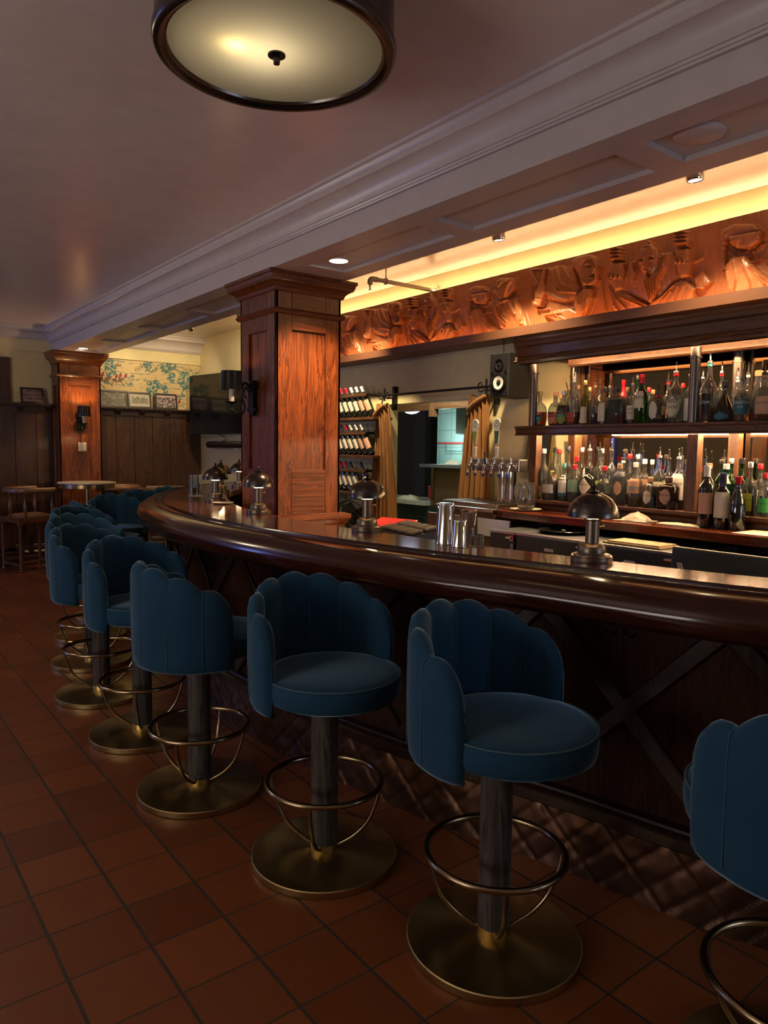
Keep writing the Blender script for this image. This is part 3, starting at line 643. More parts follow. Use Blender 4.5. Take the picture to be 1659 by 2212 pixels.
# ================================================================== STOOLS
def make_stool(loc, rz, label):
    t = thing('scallop_bar_stool', label, 'stool', loc, rz, 'teal velvet scallop bar stools along the bar')
    obj('base_plate', MB().lathe([(.001, 0), (.262, 0), (.265, .003), (.265, .024), (.262, .027), (.06, .036), (.048, .036), (.001, .036)], 72), 'brass', t, smooth=25)
    obj('collar', MB().lathe([(.001, .03), (.050, .03), (.050, .062), (.001, .062)], 36), 'brass', t, smooth=30)
    obj('pole', MB().lathe([(.001, .060), (.0475, .060), (.0485, .07), (.0485, .64), (.001, .64)], 36), 'pole', t, smooth=30)
    R = .208; zr = .292
    fr = obj('footring', MB().tube([(R*math.cos(a*PI/28), R*math.sin(a*PI/28), zr) for a in range(56)], .0105, 12, cyc=True), 'tube', t, smooth=80)
    for k in range(4):
        a = PI/4+k*PI/2; c, s = math.cos(a), math.sin(a)
        pr = crom([(R-.003, zr), (.195, .235), (.165, .155), (.115, .095), (.052, .052)], 5)
        obj('footring_strut', MB().tube([(r*c, r*s, z) for r, z in pr], .0072, 8), 'tube', t, smooth=80)
    off = -.050; sr = .245
    def seatshape(prof): return MB().lathe(prof, 64, mat=Matrix.Translation((off, 0, 0)))
    obj('seat', seatshape([(.001, .628), (sr-.02, .630), (sr-.004, .638), (sr, .655), (sr+.002, .68), (sr-.001, .708), (sr-.010, .716), (sr-.04, .722), (sr-.12, .728), (.001, .731)]), 'velvet', t, smooth=70)
    obj('seat_piping', MB().tube([(off+(sr-.002)*math.cos(a*PI/36), (sr-.002)*math.sin(a*PI/36), .7125) for a in range(72)], .0032, 6, cyc=True), 'piping', t, smooth=80)
    NS = 7; per = 12; N = NS*per+1; half = math.radians(105); vs = []; zb = .592
    seams = []
    M_ = None
    for i in range(N):
        q = i/(N-1); th = -half+2*half*q; u = (i % per)/per if i < N-1 else 1.0
        b = math.sin(PI*u) if i < N-1 else 0.0
        if i == 0: b = 0
        env = .855+.150*math.cos(th/half*PI/2*.98)**.9
        h = env+.022*max(b, 0)**.9
        d = min(q, 1-q)*NS          # distance from the end in scallops
        if d < .6:
            h -= .075*(1-math.sqrt(max(0, 1-(1-d/.6)**2)))
        ends = min(1, d/.22); ends = math.sqrt(1-(1-ends)**2)
        Ro = .250+.022*ends+.0015*b; Ri = .250-(.022*ends)-.012*b*ends
        Rm = (Ro+Ri)/2; zt = h
        sec = [(Rm, zb+.004), (Ro-.012, zb+.004), (Ro-.003, zb+.02), (Ro, zb+.06), (Ro+.003, zb+.45*(h-zb)), (Ro+.002, h-.045), (Ro-.003, h-.018), (Rm+.25*(Ro-Rm), h-.002), (Rm, h), (Rm-.45*(Rm-Ri), h-.004), (Ri+.002, h-.020), (Ri, h-.05), (Ri, zb+.5*(h-zb)), (Ri+.002, zb+.10), (Ri+.006, zb+.02), (Ri+.012, zb+.004)]
        sec = [(r, min(max(z, zb), h)) for r, z in sec]; M_ = len(sec)
        vs += [(r*math.cos(th), r*math.sin(th), z) for r, z in sec]
        if i % per == 0 and 0 < i < N-1: seams.append((th, h, Ro, Ri))
    fs = [(a*M_+i, a*M_+(i+1) % M_, (a+1)*M_+(i+1) % M_, (a+1)*M_+i) for a in range(N-1) for i in range(M_)]+[tuple(range(M_)), tuple((N-1)*M_+i for i in range(M_))]
    bk = obj('backrest', MB().add(vs, fs), 'velvet', t, smooth=85)
    sm = MB()
    for th, h, Ro, Ri in seams:
        c, s = math.cos(th), math.sin(th)
        sm.tube([(r*c, r*s, z) for r, z in [(Ro+.0015, zb+.03), (Ro+.004, zb+.45*(h-zb)), (Ro+.003, h-.04), (Ro-.002, h-.012), ((Ro+Ri)/2, h+.0012), (Ri+.001, h-.02), (Ri-.0012, h-.05), (Ri-.0012, zb+.12)]], .0013, 5)
    obj('seam', sm, 'piping', bk)
    return t
stools = [
 (1.567, 1.453, 97, 'large blue velvet scallop stool nearest the camera with its whole brass base in view, beside the stool cut by the frame'),
 (1.406, 2.153, 88, 'blue velvet stool with creased seat showing, between the nearest full stool and the one turned back-on'),
 (1.256, 2.920, 175, 'blue velvet stool turned back-on facing the bar, third full stool along'),
 (1.270, 3.680, 108, 'blue velvet scallop stool with open seat just beyond the back-on blue stool'),
 (1.285, 4.430, 122, 'teal scallop stool fifth along, its brass base showing left of the fourth one'),
 (1.430, 5.150, 110, 'bright teal scallop stool back seen above the fifth stool'),
 (1.620, 5.850, 118, 'grey-teal stool back peeking between the bright teal stool and the dark back-on stool'),
 (1.930, 6.500, 172, 'dark teal stool turned back-on with its seat edge showing near the bar bend'),
 (2.270, 7.200, 88, 'dim teal scallop stool with open seat facing the camera at the bar bend'),
 (2.720, 7.760, 84, 'teal stool back half hidden behind the bend of the bar rail'),
 (3.270, 8.300, 84, 'farthest teal stool, only the tip of its back above the bar rail'),
 (1.740, .650, 240, 'blue velvet stool seen from behind and cut by the picture frame')]
def fit(l):
    w = l.split(); return ' '.join(w[:16])
first = make_stool((stools[0][0], stools[0][1], 0), math.radians(stools[0][2]), fit(stools[0][3]))
for x, y, a, lab in stools[1:]: dup(first, (x, y, 0), math.radians(a), fit(lab))
# ================================================================== CARVED FRIEZE
REL = """B,18,30,96,406,201,412,318,375,387,213,352,158,251,143,91,188,74,284;B,26,30,316,420,365,441,462,431,517,401,538,324,536,247,508,213,411,224,370,315,324,374;B,-16,15,398,380,440,402,494,391,516,338,518,250,459,231,403,270,391,342;B,26,30,422,385,476,383,508,340,514,290,501,234,459,236,421,267,406,339;L,10,6,490,353,522,303,492,296;L,-9,5,427,353,472,348;L,-10,5,467,282,507,281;L,7,5,417,366,453,372,480,361;L,7,5,456,310,447,282,471,249;L,8,6,467,269,508,267;B,28,20,66,411,85,408,75,326,97,239,55,135,-13,150,-5,255,44,331;L,12,8,-85,430,96,406;B,16,20,-106,426,-63,426,11,321,-17,305;L,-5,4,1,212,77,190;L,14,10,-59,306,-62,211,4,135,94,116;L,10,7,-41,218,17,156;L,10,7,-30,302,-22,258;L,8,6,175,401,233,279,375,205;L,8,6,112,340,209,221,376,190;L,8,6,241,394,295,308,380,234;L,8,6,89,240,198,171,302,151;L,8,6,143,387,167,290,235,217;B,26,35,345,169,424,215,485,202,502,135,478,80,433,-4,384,-7,344,109;B,22,30,48,83,201,107,317,101,406,50,403,-5,258,-22,165,26;L,7,5,404,100,377,154;L,7,5,454,83,421,-2;L,7,5,475,139,443,55;L,7,5,162,83,296,4;L,7,5,82,73,242,67;L,7,5,433,7,575,27;L,7,5,446,-15,588,-2;L,10,8,531,365,550,206,587,35;B,16,40,753,332,829,327,983,342,1074,328,1097,258,1140,161,1074,137,949,22,729,139,746,249;B,28,40,837,367,872,405,929,405,972,367,998,303,989,242,970,209,920,177,865,228,835,307;B,26,30,887,215,938,224,1001,240,1016,129,977,63,938,21,914,91,890,150;B,20,20,786,312,837,339,852,239,830,183,813,246;B,20,20,982,324,1041,299,1030,226,1007,167,989,242;L,-12,8,858,310,875,307;L,12,4,851,322,866,325,881,317;L,8,4,854,298,880,294;L,-12,8,931,307,948,304;L,12,4,924,319,939,322,953,314;L,8,4,928,295,953,291;L,12,7,903,322,903,267,887,250;L,12,7,903,267,932,245;L,-20,11,916,221,925,203;L,10,5,899,233,917,235,939,219;L,8,5,863,375,901,358,947,366;L,6,4,868,393,930,387;L,14,6,889,429,914,406;L,9,5,901,180,918,118,937,42;L,9,5,924,182,936,115,944,41;L,9,5,947,184,955,112,951,39;L,9,5,967,186,971,109,957,39;L,9,5,987,188,987,107,963,38;L,8,4,797,314,816,255,830,192;L,8,4,989,323,1024,245,1007,176;L,8,4,812,311,828,253,830,192;L,8,4,1004,320,1028,244,1007,176;L,8,4,827,309,840,251,830,192;L,8,4,1018,317,1032,243,1007,176;B,30,20,626,433,706,432,722,338,635,343;B,30,20,1080,437,1164,433,1185,371,1181,326,1092,344;L,10,6,628,424,707,418;L,-10,3,629,413,708,407;L,10,6,1083,428,1167,420;L,-10,3,1084,416,1168,409;L,10,6,629,402,708,395;L,-10,3,630,391,709,384;L,10,6,1084,406,1168,397;L,-10,3,1085,394,1169,386;L,10,6,630,380,709,372;L,-10,3,631,369,710,361;L,10,6,1085,383,1169,374;L,-10,3,1086,372,1170,363;L,10,6,631,358,710,350;L,-10,3,632,346,711,338;L,10,6,1087,361,1171,351;L,-10,3,1087,349,1171,340;B,26,30,621,346,725,332,749,230,751,145,675,145,638,206,612,234;B,26,30,1093,336,1181,326,1200,238,1198,151,1133,148,1087,259;L,8,3,642,275,676,228;L,8,3,674,271,644,232;L,8,3,1097,282,1127,241;L,8,3,1125,280,1099,244;L,8,3,676,269,710,222;L,8,3,708,265,678,226;L,8,3,1128,276,1157,236;L,8,3,1155,275,1130,238;L,8,3,710,263,743,216;L,8,3,741,259,712,220;L,8,3,1158,270,1186,230;L,8,3,1184,269,1160,233;L,10,6,612,234,647,219,624,270;L,10,6,742,325,752,229,742,146;L,10,6,1198,238,1253,258;L,8,5,1198,151,1199,221;B,24,40,658,112,751,135,928,25,1103,141,1170,139,1230,85,1218,-9,680,1;L,9,6,686,107,802,-4;L,9,6,731,100,929,1;L,9,6,798,81,939,14;L,9,6,949,22,1028,55,1104,115;L,9,6,1086,82,991,-7;L,9,6,1134,101,1061,-4;L,9,6,1172,103,1111,-11;L,9,6,1207,72,1159,-9;L,9,6,677,61,736,0;L,9,6,664,101,684,31;B,18,30,1208,145,1271,182,1329,103,1277,60,1230,76;L,9,6,1230,81,1282,64,1329,103;L,7,5,1262,170,1294,83;L,7,5,1222,60,1243,5,1197,-6;L,8,7,602,197,664,101;L,8,7,616,157,679,13;B,20,30,1370,392,1445,409,1565,381,1603,334,1418,332,1393,261,1365,319;B,28,25,1417,342,1610,335,1606,272,1540,240,1468,259,1431,298;L,12,8,1555,238,1579,180;L,12,8,1554,173,1618,179;L,11,6,1403,313,1466,251,1556,222,1612,260;L,11,6,1396,287,1466,228,1556,201;L,11,6,1434,292,1494,299,1480,280;L,11,6,1511,234,1605,261;B,18,20,1354,315,1400,313,1411,163,1401,131,1373,211;L,9,5,1357,320,1376,211,1406,132,1423,162;B,26,35,1407,180,1451,226,1527,211,1603,117,1757,-9,1460,-21,1426,87;L,8,6,1452,200,1486,80,1474,-3;L,8,6,1497,194,1561,71,1578,-4;L,8,6,1558,144,1649,29;L,8,6,1424,140,1450,31;L,8,6,1604,96,1721,0;B,28,30,1700,405,1748,419,1871,393,1890,318,1816,250,1743,239,1700,286,1667,324,1683,357;L,10,6,1687,366,1656,330,1689,312,1680,291,1715,255;L,-9,4,1682,301,1714,291;L,-10,5,1692,345,1712,337;L,10,7,1879,379,1833,327,1796,238;L,8,5,1858,382,1777,376,1730,344;L,8,5,1882,289,1809,251;B,20,40,1662,263,1809,251,1903,252,1960,150,2018,10,1777,4,1667,140;B,26,30,1830,248,1904,237,1967,129,1991,28,1939,24,1869,103,1813,150;L,9,6,1692,218,1738,120,1810,55;L,9,6,1721,214,1766,126,1816,70;L,9,6,1756,199,1793,123;L,9,6,1823,239,1714,215;L,9,6,1837,227,1908,117;L,9,6,1905,217,1963,71;L,9,6,1631,155,1762,36;L,9,6,1596,304,1657,213,1645,143"""
PER, FH = 2.09, .452
NXF, NZF = 640, 140
uu, vv = np.meshgrid(np.linspace(0, PER, NXF), np.linspace(0, FH, NZF)); uu = uu.ravel(); vv = vv.ravel()
hh = np.zeros(len(uu)); add = np.zeros(len(uu))
def segd(ax, ay, bx_, by, X, Y):
    dx, dy = bx_-ax, by-ay; t = np.clip(((X-ax)*dx+(Y-ay)*dy)/(dx*dx+dy*dy+1e-12), 0, 1)
    return np.hypot(X-ax-t*dx, Y-ay-t*dy)
for rec in REL.split(';'):
    p = rec.split(','); kind, h, w = p[0], int(p[1])/1000, int(p[2])/1000; q = [int(a)/1000 for a in p[3:]]; pts = list(zip(q[::2], q[1::2]))
    us = [a for a, _ in pts]; wsel = max(w, .03)+.01
    for sh in (-PER, 0, PER):
        if max(us)+sh < -wsel or min(us)+sh > PER+wsel: continue
        sel = np.where((uu > min(us)+sh-wsel) & (uu < max(us)+sh+wsel) & (vv > min(b for _, b in pts)-wsel) & (vv < max(b for _, b in pts)+wsel))[0]
        X = uu[sel]-sh; Y = vv[sel]
        if kind == 'L':
            d = np.full(len(sel), 9.)
            for a, b in zip(pts, pts[1:]): d = np.minimum(d, segd(*a, *b, X, Y))
            add[sel] += h*np.exp(-(d/(w*.8))**2)
        else:
            d = np.full(len(sel), 9.); ins = np.zeros(len(sel), bool)
            for a, b in zip(pts, pts[1:]+pts[:1]):
                d = np.minimum(d, segd(*a, *b, X, Y))
                cond = ((a[1] > Y) != (b[1] > Y)) & (X < (b[0]-a[0])*(Y-a[1])/((b[1]-a[1]) or 1e-9)+a[0]); ins ^= cond
            k = np.clip(d/w, 0, 1); dome = np.sqrt(1-(1-k)**2)
            val = h*(.45+.55*dome)*np.clip(d/.005, 0, 1)*ins
            if h > 0: hh[sel] = np.maximum(hh[sel], val)
            else: add[sel] += val*0.6
grain = .0022*vnoise(uu/PER, vv/FH, 150, 5, 5)+.0015*vnoise(uu/PER, vv/FH, 70, 24, 6)
ht = 2.1*(hh+add*np.where(hh > 0, 1, .8))+grain
vs = [(-h-.0, PER/2-u, v) for u, v, h in zip(uu, vv, ht)]
fs = [(j*NXF+i, (j+1)*NXF+i, (j+1)*NXF+i+1, j*NXF+i+1) for j in range(NZF-1) for i in range(NXF-1)]
fz = thing('carved_frieze', 'long carved wooden frieze of hooded drinkers and bearded men above the bar', 'carving', (4.215, 0, 2.402))
mb = MB(); k = len(vs)
mb.v = vs+[(.08, PER/2, 0), (.08, -PER/2, 0), (.08, -PER/2, FH), (.08, PER/2, FH)]
mb.f = fs+[(k, k+1, k+2, k+3), tuple(range(0, NXF))[::-1]+(k+0, ) if False else (k, k+3, k+2, k+1)]
mb.f = fs+[(k, k+1, k+2, k+3),
           tuple([k+3]+[(NZF-1)*NXF+i for i in range(NXF)]+[k+2]), tuple([k]+[i for i in range(NXF)]+[k+1])]
p0 = obj('relief_panel', mb, 'carved', fz, smooth=70, loc=(0, 5.71-PER/2, 0))
for yy in (7.80, 3.62, 1.53):
    c = p0.copy(); COL.objects.link(c); c.parent = fz; c.location = (0, yy-PER/2, 0)
lg = thing('frieze_ledge', 'narrow copper-toned ledge running under the carved frieze', 'ledge', (0, 0, 0))
obj('ledge_board', MB().box((4.06, -.55, 2.335), (4.308, 7.8, 2.352)).box((4.055, -.55, 2.335), (4.068, 7.8, 2.398)), plain('copper_ledge', (.14, .06, .032), .45, .3), lg)
STR = emis('warm_light_strip', (1, .34, .07), 26)
obj('light_strip', MB().box((4.085, -.5, 2.354), (4.10, 7.7, 2.360)), STR, lg)
ts = obj('cove_light_strip', MB().box((4.245, -.5, 2.858), (4.262, 7.7, 2.866)), emis('cove_strip', (1, .62, .22), 3)); tag(ts, 'glowing warm light strip lying along the top of the carved frieze', 'light strip')
lamp('cove_uplight', 'AREA', (4.254, 3.6, 2.869), 16, (1, .69, .35), (4.254, 3.6, 4), shape='RECTANGLE', size=.012, size_y=8.2)
# ================================================================== BACK BAR SHELVING
Y0c, Y1c = .2, 3.38
bb = thing('back_bar_shelving', 'dark walnut mirrored bottle shelving with moulded cornice behind the bar', 'shelving', (0, 0, 0))
def ysweep(prof, y0, y1, mat, name, parent, smooth=None):
    n_ = len(prof); vs = [(x, y0, z) for x, z in prof]+[(x, y1, z) for x, z in prof]
    fs = [tuple(range(n_)), tuple(range(n_, 2*n_))]+[(i, (i+1) % n_, n_+(i+1) % n_, n_+i) for i in range(n_)]
    return obj(name, MB().add(vs, fs), mat, parent, smooth=smooth)
ysweep([(4.27, 1.168), (3.86, 1.168), (3.845, 1.172), (3.835, 1.168), (3.835, 1.150), (3.85, 1.142), (3.87, 1.128), (3.87, 1.104), (4.27, 1.104)], Y0c, Y1c, 'cab', 'lower_ledge', bb, 30)
ysweep([(4.27, 1.668), (3.785, 1.668), (3.785, 1.655), (3.80, 1.648), (3.80, 1.618), (3.79, 1.612), (3.79, 1.605), (3.82, 1.605), (3.82, 1.635), (4.27, 1.635)], Y0c, Y1c+.06, 'cab', 'upper_shelf', bb)
ysweep([(4.28, 2.24), (3.70, 2.24), (3.70, 2.225), (3.712, 2.215), (3.716, 2.195), (3.735, 2.185), (3.74, 2.13), (3.732, 2.12), (3.725, 2.10), (3.715, 2.095), (3.715, 2.082), (3.80, 2.082), (3.76, 2.082), (3.76, 2.135), (4.28, 2.135)], Y0c, Y1c+.02, 'cab', 'cornice', bb)
ysweep([(4.04, 2.134), (4.04, 2.082), (4.05, 2.072), (4.10, 2.072), (4.10, 2.134)], Y0c, 3.2, 'cab', 'cornice_cove', bb)
obj('mirror', MB().box((4.262, Y0c, 1.168), (4.275, 3.245, 2.095)), 'mirror', bb)
obj('mirror_frame', MB().box((4.25, 3.235, 1.168), (4.285, 3.262, 2.095)), 'cab_v', bb)
for yy in (3.30, 2.145, .99):
    obj('post', MB().box((3.855, yy, 1.168), (3.915, yy+.062, 1.606)), 'cab_v', bb, bevel=.002)
    obj('post', MB().box((4.19, yy-.06, 1.168), (4.25, yy, 1.634)), 'cab_v', bb, bevel=.002)
    for (X, dy) in ((3.845, .03), (4.20, -.03)):
        p = obj('pipe_post', MB().lathe([(.028, 1.668), (.028, 2.082 if X < 4 else 2.135)], 24, mat=Matrix.Translation((X, yy+dy, 0))), 'gunmetal', bb, smooth=40)
        obj('pipe_collar', MB().lathe([(.027, 2.022), (.035, 2.022), (.035, 2.030), (.027, 2.030)], 24, closed=True, mat=Matrix.Translation((X, yy+dy, 0))), 'gunmetal', p, smooth=40)
S2 = emis('shelf_strip', (1, .62, .32), 170)
obj('light_strip', MB().box((4.205, Y0c, 1.622), (4.218, 2.10, 1.632)), S2, bb)
obj('light_strip', MB().box((4.205, 2.23, 1.622), (4.218, 3.22, 1.632)), S2, bb)
obj('light_strip', MB().box((3.875, Y0c, 1.622), (3.885, 3.25, 1.632)), S2, bb)
obj('light_strip', MB().box((3.775, Y0c, 2.116), (3.787, 3.30, 2.126)), emis('cornice_strip', (1, .58, .28), 190), bb)
ct = thing('back_counter', 'dark red wooden service counter below the bottle shelves', 'counter', (0, 0, 0))
obj('countertop', MB().prism([(3.56, .2), (3.56, 3.32), (3.60, 3.40), (3.68, 3.44), (4.30, 3.44), (4.30, .2)], 1.052, 1.1035), 'bar', ct, bevel=.006)
obj('support', MB().box((3.90, .2, 0), (4.30, 3.4, 1.05)), 'black', ct)
ds = thing('steel_drainboard', 'stainless steel drainboard stand under the tap tower left of the counter', 'drainboard', (0, 0, 0))
obj('board', MB().box((3.60, 3.45, 1.072), (4.15, 4.04, 1.100)), 'steel', ds, bevel=.005)
obj('drip_tray', MB().box((3.66, 3.46, 1.1005), (4.02, 4.02, 1.130)), 'steel', ds, bevel=.004)
obj('drip_grate', MB().box((3.67, 3.47, 1.1305), (4.01, 4.01, 1.133)), 'black_metal', ds)
obj('front_skirt', MB().box((3.50, 3.20, .93), (3.515, 4.0, 1.045)), 'steel', ds)
obj('cabinet_body', MB().box((3.62, 3.46, 0), (4.15, 4.02, 1.071)), plain('brown_cabinet', (.16, .10, .065), .5), ds)
# ---- tap tower
tt = thing('beer_tap_tower', 'stainless steel beer tower with a row of taps beside the curtain', 'beer tap', (3.92, 3.70, 1.134))
obj('manifold', MB().box((-.045, -.235, .215), (.045, .235, .305)), 'steel', tt, bevel=.006)
for dy in (-.05, -.13): obj('column', MB().lathe([(.045, 0), (.042, .01), (.036, .02), (.036, .215)], 28, mat=Matrix.Translation((0, dy, 0))), 'chrome', tt, smooth=40)
for k in range(6):
    y = .20-.08*k; z = .26
    f = obj('faucet', MB().tube([(-.045, y, z), (-.10, y, z-.005), (-.118, y, z-.02), (-.125, y, z-.06)], [.010, .012, .010, .007], 12).lathe([(.022, 0), (.022, .008), (.012, .012)], 20, mat=Matrix.Translation((-.045, y, z)) @ Matrix.Rotation(-PI/2, 4, 'Y')), 'chrome', tt, smooth=45)
    obj('lever_collar', MB().lathe([(.009, 0), (.011, .015), (.007, .03), (.007, .05)], 14, mat=Matrix.Translation((-.095, y, z+.005))), 'chrome', f, smooth=45)
    obj('nozzle_cap', MB().lathe([(.010, 0), (.012, .018), (.001, -.012)][::-1], 14, mat=Matrix.Translation((-.126, y, z-.08))), 'bluep', f, smooth=45)
def tap_handle(y, lab):
    h = thing('tap_handle', lab, 'tap handle', (3.92-.097, 3.70+y, 1.134+.315), 0)
    P = [(-.012, .09), (-.030, .215)]+[(-.033*math.cos(PI*i/10), .245+.033*math.sin(PI*i/10)) for i in range(11)]+[(.030, .215), (.012, .09)]
    obj('paddle', MB().prism([(a, b) for a, b in P], -.006, .006, 'yz'), 'lab_white', h, bevel=.002)
    obj('grip', MB().prism([(-.013, 0), (-.016, .08), (.016, .08), (.013, 0)], -.007, .007, 'yz'), 'lab_white', h, bevel=.002)
    obj('emblem_panel', MB().prism([(-.012, .10), (-.022, .19), (.022, .19), (.012, .10)], -.0075, -.0065, 'yz'), 'lab_green' if y < 0 else 'lab_olive', h)
    pl_ = lambda a, b: (-.0072, -a, b+.243)
    ring_ = MB(); m = 28
    vs = [(-.0070, r*math.cos(2*PI*i/m), .243+r*math.sin(2*PI*i/m)) for r in (.0245, .021) for i in range(m)]
    obj('emblem_ring', ring_.add(vs, [(i, (i+1) % m, m+(i+1) % m, m+i) for i in range(m)]), 'ink', h)
    lettering('P', .036, 'ink', h, pl_)
    lettering('CIDER', .017, 'ink', h, lambda a, b: (-.0075, b, .04+a))
tap_handle(.155, 'white paddle tap handle with round letter P emblem, nearest the curtain'); tap_handle(-.065, 'white paddle tap handle with P emblem and dark panel, before the leaning frame')
bt = thing('black_tap_lever', 'slim black tap lever standing between the two white tap handles', 'tap handle', (3.815, 3.74, 1.40))
obj('grip', MB().lathe([(.006, 0), (.009, .02), (.010, .085), (.006, .09)], 12), 'black', bt, smooth=50)
pf = thing('gold_frame', 'small gold edged chalkboard frame leaning on the wall behind the tap tower', 'frame', (4.24, 3.62, 1.36), 0); pf.rotation_euler = (0, math.radians(8), 0)
obj('board', MB().box((0, -.10, 0), (.01, .10, .30)), 'black', pf)
obj('frame', MB().box((-.01, -.115, -.015), (.012, -.10, .315)).box((-.01, .10, -.015), (.012, .115, .315)).box((-.01, -.10, .30), (.012, .10, .315)).box((-.01, -.10, -.015), (.012, .10, 0)), 'bronze_gold', pf)
# ---- fridges
for k, (ya, yb, lab) in enumerate(((3.16, 2.95, 'narrow black undercounter cooler end bay left of the fridge row'), (2.945, 2.43, 'black undercounter fridge with a small white tag, left of the nearest bar lamp'), (2.425, 1.90, 'black undercounter fridge right of the nearest bar lamp'))):
    t = thing('undercounter_fridge', lab, 'fridge', (3.28, (ya+yb)/2, 0)); w = (ya-yb)/2
    obj('cabinet', MB().box((.03, -w, 0), (.60, w, 1.010)), 'fridge', t, bevel=.004)
    d = obj('door', MB().box((0, -w+.004, .08), (.028, w-.004, .995)), 'fridge', t, bevel=.003)
    obj('edge_trim', MB().box((-.002, -w, .997), (.03, w, 1.011)), 'steel', t)
    obj('latch', MB().box((-.012, -w+.005, .955), (.0, -w+.035, .99)).tube([(-.014, -w+.02, .975), (-.014, -w+.06, .975)], .007, 8).box((-.008, -w+.006, .80), (.0, -w+.03, .94)), 'chrome', d)
    if k: obj('tag', MB().box((-.0025, -.03, .925), (-.0005, .035, .942)), 'white', d)
rl = thing('round_lid', 'round black metal lid lying on top of the fridge behind the bar', 'lid', (3.52, 2.78, 1.0115))
obj('dish', MB().lathe([(.001, 0), (.13, 0), (.155, .018), (.150, .020), (.125, .006), (.001, .005)], 40), 'blackglass', rl, smooth=50)
obj('knob', MB().lathe([(.02, .005), (.02, .012), (.012, .02), (.001, .02)], 18), 'black_metal', rl, smooth=50)
cb = tag(obj('folder', MB().box((3.32, 2.02, 1.0115), (3.50, 2.36, 1.021)).box((3.33, 2.03, 1.021), (3.49, 2.34, 1.029)), plain('manila_card', (.36, .24, .11), .6), bevel=.002), 'manila folders stacked on the fridge right of the bar lamp', 'folder')
mo = thing('flat_monitor', 'black monitor with an upside-down white maker sticker at the edge', 'monitor', (3.13, 1.50, .80), 0); mo.rotation_euler = (0, math.radians(6), 0)
obj('back_shell', MB().box((0, -.34, 0), (.035, .36, .265)), 'fridge', mo, bevel=.01)
obj('vent', MB().box((-.003, -.34, .03), (.0, .22, .12)), 'black', mo)
st = obj('sticker', MB().prism([(.325, .19), (.30, .19), (.275, .12), (.30, .12)], -.004, -.001, 'yz'), 'lab_white', mo)
lettering('Lenovo', .022, 'ink', mo, lambda a, b: (-.0048, .30+a*-.34-b*.9, .155+a*.94-b*.2) if False else (-.0048, .300+a*.34+b*.94*1, .155+a*.94-b*.34))
wb_ = thing('wire_basket', 'black wire basket standing under the counter edge behind the fridges', 'basket', (3.62, 1.72, .97))
mb = MB()
for z in (0, .03, .06): mb.tube([(-.06, -.12, z), (.06, -.12, z), (.06, .12, z), (-.06, .12, z)], .0018, 5, cyc=True)
for y in [-.12+.024*i for i in range(11)]: mb.tube([(-.06, y, .06), (-.06, y, 0), (.06, y, 0), (.06, y, .06)], .0014, 4)
obj('wires', mb, 'black_metal', wb_)
obj('stand', MB().box((-.05, -.1, -.97), (.05, .1, -.002)), 'black', wb_)
wf = thing('chest_freezer', 'white chest freezer top showing behind the bar below the pillar moulding', 'freezer', (2.655, 4.04, 0))
obj('body', MB().box((-.235, -.18, 0), (.25, .175, .895)), 'white', wf, bevel=.01); obj('lid', MB().box((-.24, -.185, .897), (.255, .18, .925)), 'white', wf, bevel=.008); obj('knob', MB().lathe([(.012, .925), (.012, .935), (.001, .94)], 12, mat=Matrix.Translation((.1, -.15, 0))), 'offwhite', wf)
# ================================================================== BAR LAMPS
def bar_lamp(x, y, label, rz=0):
    t = thing('bar_lamp', label, 'lamp', (x, y, ZB), rz, 'domed bronze lamps along the bar')
    obj('base', MB().lathe([(.001, 0), (.074, 0), (.075, .004), (.075, .018), (.070, .022), (.066, .022), (.064, .029), (.052, .031), (.050, .034), (.051, .045), (.047, .058), (.036, .067), (.026, .069), (.001, .069)], 48), 'bronze_column', t, smooth=30)
    obj('base_ring', MB().lathe([(.070, .0205), (.0735, .0215), (.0735, .0235), (.068, .0245), (.066, .0225)], 48, closed=True), 'bronze_gold', t, smooth=60)
    obj('column', MB().lathe([(.001, .066), (.0245, .066), (.0245, .150), (.001, .150)], 32), 'bronze_column', t, smooth=30)
    obj('collar', MB().lathe([(.001, .150), (.027, .150), (.030, .154), (.030, .158), (.001, .158)], 32), 'bronze_gold', t, smooth=30)
    obj('bulb_glass', MB().lathe([(.001, .158), (.027, .158), (.028, .166), (.022, .178), (.001, .182)], 28), emis('lamp_glow', (1, .72, .38), 30) if 'lg' not in M else M['lg'], t, smooth=60)
    pr = [(.092*math.cos(a), .166+.088*math.sin(a)) for a in [PI/2*i/14 for i in range(14)]]
    pi_ = [(r*.975, z-.002) for r, z in pr][::-1]
    obj('dome_shade', MB().lathe(pr+[(.004, .2545), (.004, .2515)]+pi_, 56, closed=True), 'bronze', t, smooth=50)
    obj('finial', MB().lathe([(.001, .250), (.016, .253), (.020, .256), (.020, .258), (.008, .261), (.006, .265), (.010, .268), (.0055, .272), (.009, .277), (.009, .281), (.005, .286), (.001, .287)], 24), 'bronze', t, smooth=60)
    obj('switch_knob', MB().tube([(.024, -.006, .128), (.034, -.009, .128)], .0025, 8).lathe([(.001, -.006), (.005, -.004), (.0055, 0), (.005, .004), (.001, .006)], 12, mat=Matrix.Translation((.037, -.010, .128))), 'bronze_gold', t, smooth=60)
    lamp('bar_lamp_light', 'POINT', (x, y, ZB+.195), 1.3, (1, .66, .32), shadow_soft_size=.012)
M['lg'] = emis('lamp_glow', (1, .72, .38), 30)
